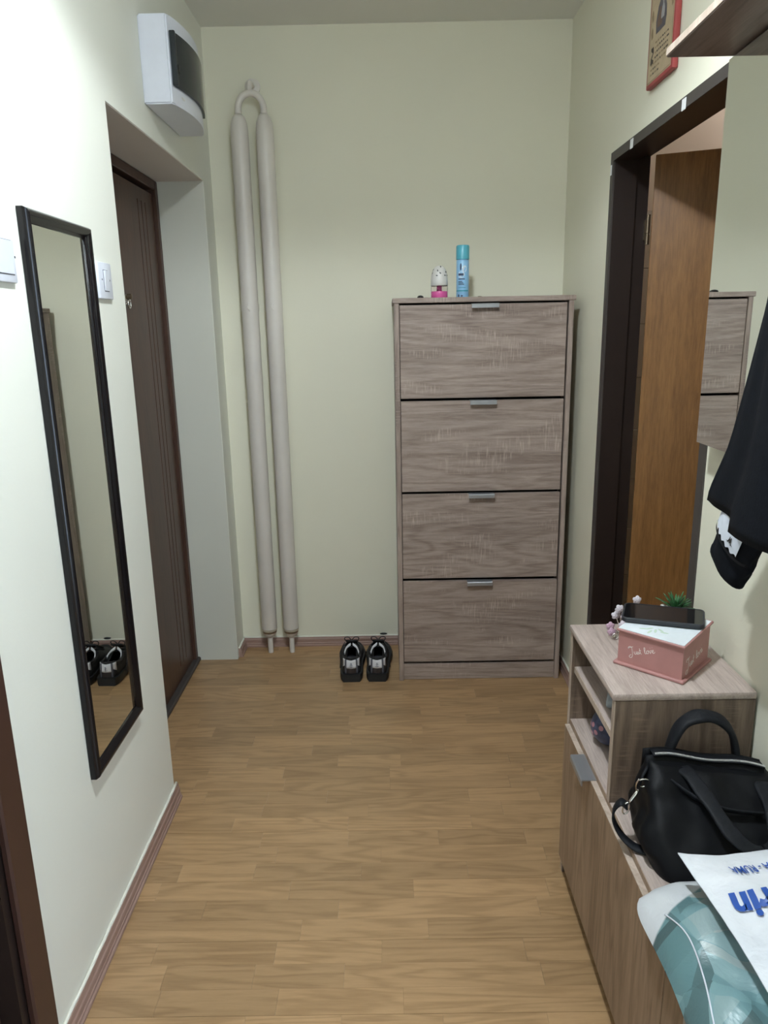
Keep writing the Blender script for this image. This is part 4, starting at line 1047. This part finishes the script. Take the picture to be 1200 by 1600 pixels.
# ------------------------------------------------------------------ PLASTIC BAGS
# teal printed bag: pillow lying on the bench, its long edge hanging over the front
TO = Vector((0.52, 0.80, BZ))
def teal_top(u, v):
    # u 0 (corridor edge) .. 1 (wall side); v 0 far end .. 1 near end
    y = 1.072-0.030*(1-u) - 0.60*v + 0.012*sin(u*5)*(1-v)
    x = 0.392 + 0.27*u + 0.012*sin(v*6)*(1-u) + 0.020*math.exp(-v*28)*(1-u)**2
    h = (min(1, u/0.30))**0.55*(min(1, v/0.18))**0.45*min(1, (1-u)/0.10)**0.5*min(1, (1-v)/0.1)**0.5
    n = noise.noise(Vector((x*15, y*11, 1.3)))*0.018 + noise.noise(Vector((x*34, y*26, 4.0)))*0.007
    z = BZ+0.012 + h*(0.050+n)
    if x < BX+0.0: z -= (BX-x)*0.25
    return Vector((x, y, z))
tb = root('patterned_plastic_bag', tuple(TO), 'teal and white patterned plastic bag lying under the white bag', 'plastic bag')
bm = B(); grid(bm, teal_top, 40, 64)
def teal_bot(u, v):
    p = teal_top(u, v); lo = BZ+0.0015 if p.x > BX-0.010 else BZ+0.002
    return Vector((p.x, p.y, min(p.z-0.0012, lo+0.002) if 0 < u < 1 and 0 < v < 1 else p.z-0.0012))
grid(bm, teal_bot, 40, 64)
make('bag_film', bm, 'bag_film_teal', tb, True)
bm = B(); tube(bm, catmull([teal_top(0.10, 0.13)+Vector((0, 0, 0.002)), teal_top(0.13, 0.20)+Vector((0, 0, 0.002)), teal_top(0.14, 0.26)+Vector((0, 0, 0.002)), teal_top(0.12, 0.36)+Vector((0, 0, 0.002)), teal_top(0.09, 0.48)+Vector((0, 0, 0.002)), teal_top(0.08, 0.62)+Vector((0, 0, 0.002))], 8), 0.0013, 6)
make('string', bm, 'white_plastic', tb, True)
# white carrier bag on top
def white_top(u, v, off=0.0):
    y = 1.040 - 0.52*v - 0.006*sin(u*7)*(1-v)
    x = 0.469 + 0.018*sin(v*3.0)*(1-u) + (0.238)*u
    bul = min(1, u/0.35)**0.7*min(1, v/0.35)**0.7*min(1, (1-u)/0.2)**0.5*min(1, (1-v)/0.2)**0.5
    n = noise.noise(Vector((x*13+7, y*10, 0.3)))*0.012 + noise.noise(Vector((x*40, y*30, 2.0)))*0.0055
    z = 0.546 + 0.020*bul + n*min(1, 0.25+bul) + off
    return Vector((x, y, z))
wbag = root('carrier_bag', (0.59, 0.78, BZ), 'white plastic carrier bag with blue upside-down lettering at the right edge', 'plastic bag')
bm = B(); grid(bm, white_top, 44, 64)
grid(bm, lambda u, v: white_top(u, v)-Vector((0, 0, 0.0015+0.022*min(1, u/0.12)*min(1, v/0.12)*min(1, (1-u)/0.12)*min(1, (1-v)/0.12))), 44, 64)
bm_edges = B()
film = make('bag_film', bm, 'bag_film_white', wbag, True)
def bag_text(s, size, u0, v0, uscale, shear, offset, name, sc=1.0):
    """letters read from the wall side: their right end points to the corridor"""
    t = text_bm(s, size, shear, offset)
    xs = [v.co.x for v in t.verts]; xm = max(xs)
    bmesh.ops.triangulate(t, faces=t.faces[:]); bmesh.ops.subdivide_edges(t, edges=[e for e in t.edges if e.calc_length() > 0.01], cuts=1)
    for v in t.verts:
        a, b_ = v.co.x*sc, v.co.y
        u = u0 + (xm*sc-a)/0.238; vv = v0 + (0 if False else b_)/0.52
        v.co = white_top(min(u, 1.0), vv, 0.0036)
    make(name, t, 'blue_ink', film)
bag_text('SA - RUMA', 0.027, 0.245, 0.078, 1, 0.0, 0.0004, 'lettering', 0.58)
bag_text('rin', 0.066, 0.10, 0.195, 1, 0.20, 0.0026, 'lettering', 0.85)
bag_text('re', 0.034, 0.40, 0.345, 1, 0.2, 0.0014, 'lettering')

# ------------------------------------------------------------------ SNEAKERS
def sneaker(xc, mirror, yaw_):
    lab = 'black sneaker with white heel tab, left one of the pair' if mirror < 0 else 'black sneaker with white heel tab, the one nearer the shoe cabinet'
    r = root('sneaker', (xc, 2.90, 0), lab, 'sneaker', 'pair of sneakers by the end wall')
    Y0, LEN = 2.742, 0.290
    MM = Matrix.Translation((xc, Y0, 0)) @ Matrix.Rotation(yaw_, 4, 'Z') @ Matrix.Diagonal((mirror, 1, 1, 1))
    wT = [(0, 0.030), (0.06, 0.038), (0.2, 0.040), (0.4, 0.039), (0.6, 0.046), (0.75, 0.050), (0.88, 0.042), (0.96, 0.026), (1.0, 0.008)]
    hT = [(0, 0.086), (0.04, 0.094), (0.12, 0.082), (0.28, 0.078), (0.42, 0.094), (0.55, 0.090), (0.7, 0.070), (0.85, 0.056), (0.95, 0.046), (1.0, 0.034)]
    def mk(name, bm, mat, par, sm=True, ang=None):
        bm.transform(MM); return make(name, bm, mat, par, sm, angle=ang)
    # sole
    bm = B(); out = []
    n = 22
    for i in range(n+1):
        s = i/n; out.append((s, lerp_tab(wT, s)*1.10+0.004))
    def ring_pts(z, k, toe):
        L_ = [(-w*k, -0.012+s*(LEN+0.014)+(0.006*(k-1)), z+toe*max(0, s-0.75)**2*0.25) for s, w in out]; R_ = [(w*k, y, zz) for (x, y, zz), (s, w) in zip(L_, out)]
        return L_+R_[::-1]
    V = [[bm.verts.new(p) for p in ring_pts(z, k, toe)] for z, k, toe in ((0.0005, 0.90, 0.6), (0.006, 0.97, 0.8), (0.016, 1.0, 1), (0.022, 0.97, 1), (0.027, 1.0, 1), (0.034, 0.95, 1))]
    for a, b_ in zip(V, V[1:]):
        for k in range(len(a)): bm.faces.new((a[k], a[(k+1) % len(a)], b_[(k+1) % len(a)], b_[k]))
    bm.faces.new(V[0]); bm.faces.new(V[-1]); mk('sole', bm, 'shoe_sole', r, True, 50)
    # upper, open at the collar
    bm = B(); ns_, na = 34, 17; rows = []
    for i in range(ns_):
        s = i/(ns_-1); w_ = lerp_tab(wT, s); h = lerp_tab(hT, s); row = []
        opened = 0.03 < s < 0.46
        for j in range(na):
            a = pi*j/(na-1); cc, ss = cos(a), sin(a)
            x = -w_*cc*(1.0 if ss < 0.6 else 0.92); z = 0.028+(h-0.028)*ss**0.75
            lean = 0.010*(ss)*(1 if s < 0.1 else 0)
            row.append((x, s*LEN+lean, z, opened and 0.30 < j/(na-1) < 0.70))
        rows.append([(bm.verts.new(q[:3]), q[3]) for q in row])
    for a, b_ in zip(rows, rows[1:]):
        for j in range(na-1):
            q = (a[j], a[j+1], b_[j+1], b_[j])
            if sum(t[1] for t in q) >= 3: continue
            bm.faces.new([t[0] for t in q])
    bm.faces.new([t[0] for t in rows[0]])
    up = mk('upper', bm, 'shoe_black', r); m_ = up.modifiers.new('thick', 'SOLIDIFY'); m_.thickness = 0.004; m_.offset = -1
    # insole, white lining visible inside
    bm = B(); grid(bm, lambda u, v: ((u-0.5)*0.060, (0.05+0.45*v)*LEN, 0.040), 4, 6); mk('insole', bm, 'shoe_grey', r)
    # heel counter panels
    def heel(s_, j0, j1, z0, z1, out_, name, mat, n=8):
        bm = B()
        def fn(u, v):
            a = -pi/2+(j0+(j1-j0)*u); z = z0+(z1-z0)*v
            return (0.0375*cos(a)*(1.0-0.08*(z-0.03)/0.06)*(1+out_), 0.038+(0.0405+0.0375*0)*sin(a)*(1+out_)+0.006*(z-0.05)/0.05, z)
        grid(bm, fn, n, 5); o = mk(name, bm, mat, r)
        q = o.modifiers.new('thick', 'SOLIDIFY'); q.thickness = 0.003; q.offset = 1; return o
    heel(0, -1.25, 1.25, 0.030, 0.060, 0.05, 'heel_counter', 'shoe_brown', 12)
    tab = heel(0, -1.15, 1.15, 0.056, 0.091, 0.08, 'heel_tab', 'shoe_white', 12)
    for sg in (-1, 1):
        o = heel(0, sg*0.62-0.09, sg*0.62+0.09, 0.030, 0.092, 0.14, 'heel_strap', 'shoe_grey', 4)
    # little emblem on the tab
    def hp(x, z): return (x, 0.038-0.0405*1.19*math.sqrt(max(0, 1-(x/0.042)**2))+0.006*(z-0.05)/0.05-0.0022, z)
    for pts in ([(0, 0.064), (0, 0.082)], [(-0.006, 0.073), (0.006, 0.075)], [(-0.008, 0.067), (0, 0.0655), (0.008, 0.068)], [(-0.004, 0.079), (0.004, 0.080)]):
        bm = B(); tube(bm, [hp(*p) for p in pts], 0.0009, 5); mk('emblem_line', bm, 'can_ink', tab)
    # collar pad + white lining edge + pull loop
    bm = B(); tube(bm, catmull([(0, 0.002, 0.096), (-0.030, 0.030, 0.086), (-0.035, 0.075, 0.078), (-0.030, 0.125, 0.092)], 5), 0.0062, 8); mk('collar', bm, 'shoe_black', r)
    bm = B(); tube(bm, catmull([(0, 0.002, 0.096), (0.030, 0.030, 0.086), (0.035, 0.075, 0.078), (0.030, 0.125, 0.092)], 5), 0.0062, 8); mk('collar', bm, 'shoe_black', r)
    for sg in (-1, 1):
        bm = B(); strip(bm, catmull([(sg*0.030, 0.085, 0.082), (sg*0.022, 0.112, 0.096), (sg*0.004, 0.122, 0.108)], 5), (0, 0.5, 0.8), 0.012, 0.004); mk('white_lining', bm, 'shoe_white', r)
    # tongue and laces
    bm = B(); strip(bm, catmull([(0, 0.215, 0.072), (0, 0.17, 0.096), (0, 0.135, 0.116), (0, 0.122, 0.124)], 5), (1, 0, 0), 0.046, 0.007); tg_ = mk('tongue', bm, 'shoe_black', r)
    for k in range(5):
        y = 0.140+0.017*k; z = 0.106-0.009*k
        bm = B(); tube(bm, catmull([(-0.030, y+0.004, z-0.014), (-0.012, y, z+0.006), (0.012, y+0.006, z+0.006), (0.030, y+0.004, z-0.014)], 4), 0.0026, 6, flat=0.6); mk('lace', bm, 'shoe_black', r)
    for sg in (-1, 1):
        bm = B(); tube(bm, catmull([(0, 0.142, 0.116), (sg*0.014, 0.136, 0.134), (sg*0.030, 0.140, 0.128), (sg*0.022, 0.15, 0.108), (0, 0.145, 0.114)], 5), 0.0020, 6); mk('lace_loop', bm, 'shoe_black', r)
    bm = B(); tube(bm, catmull([(0.030, 0.150, 0.105), (0.046, 0.12, 0.080), (0.048, 0.09, 0.045), (0.050, 0.08, 0.020)], 5), 0.0020, 6); mk('lace_end', bm, 'shoe_black', r)
sneaker(-0.166, -1, 0.02)
sneaker(-0.060, 1, -0.03)

# small black plug end above the skirting
bm = B(); lathe(bm, [(0, 0), (0.012, 0.0), (0.012, 0.005), (0.007, 0.009), (0, 0.009)], (0, 0, 0), 14, Matrix.Rotation(pi/2, 4, 'X') @ Matrix.Diagonal((1.4, 0.35, 1, 1)))
bm.transform(Matrix.Translation((-0.035, D-0.0002, 0.050)))
o = make('cable_end', bm, 'rubber_black', None, True); meta(o, 'small black cable end on the wall above the skirting, behind the sneakers', 'cable')
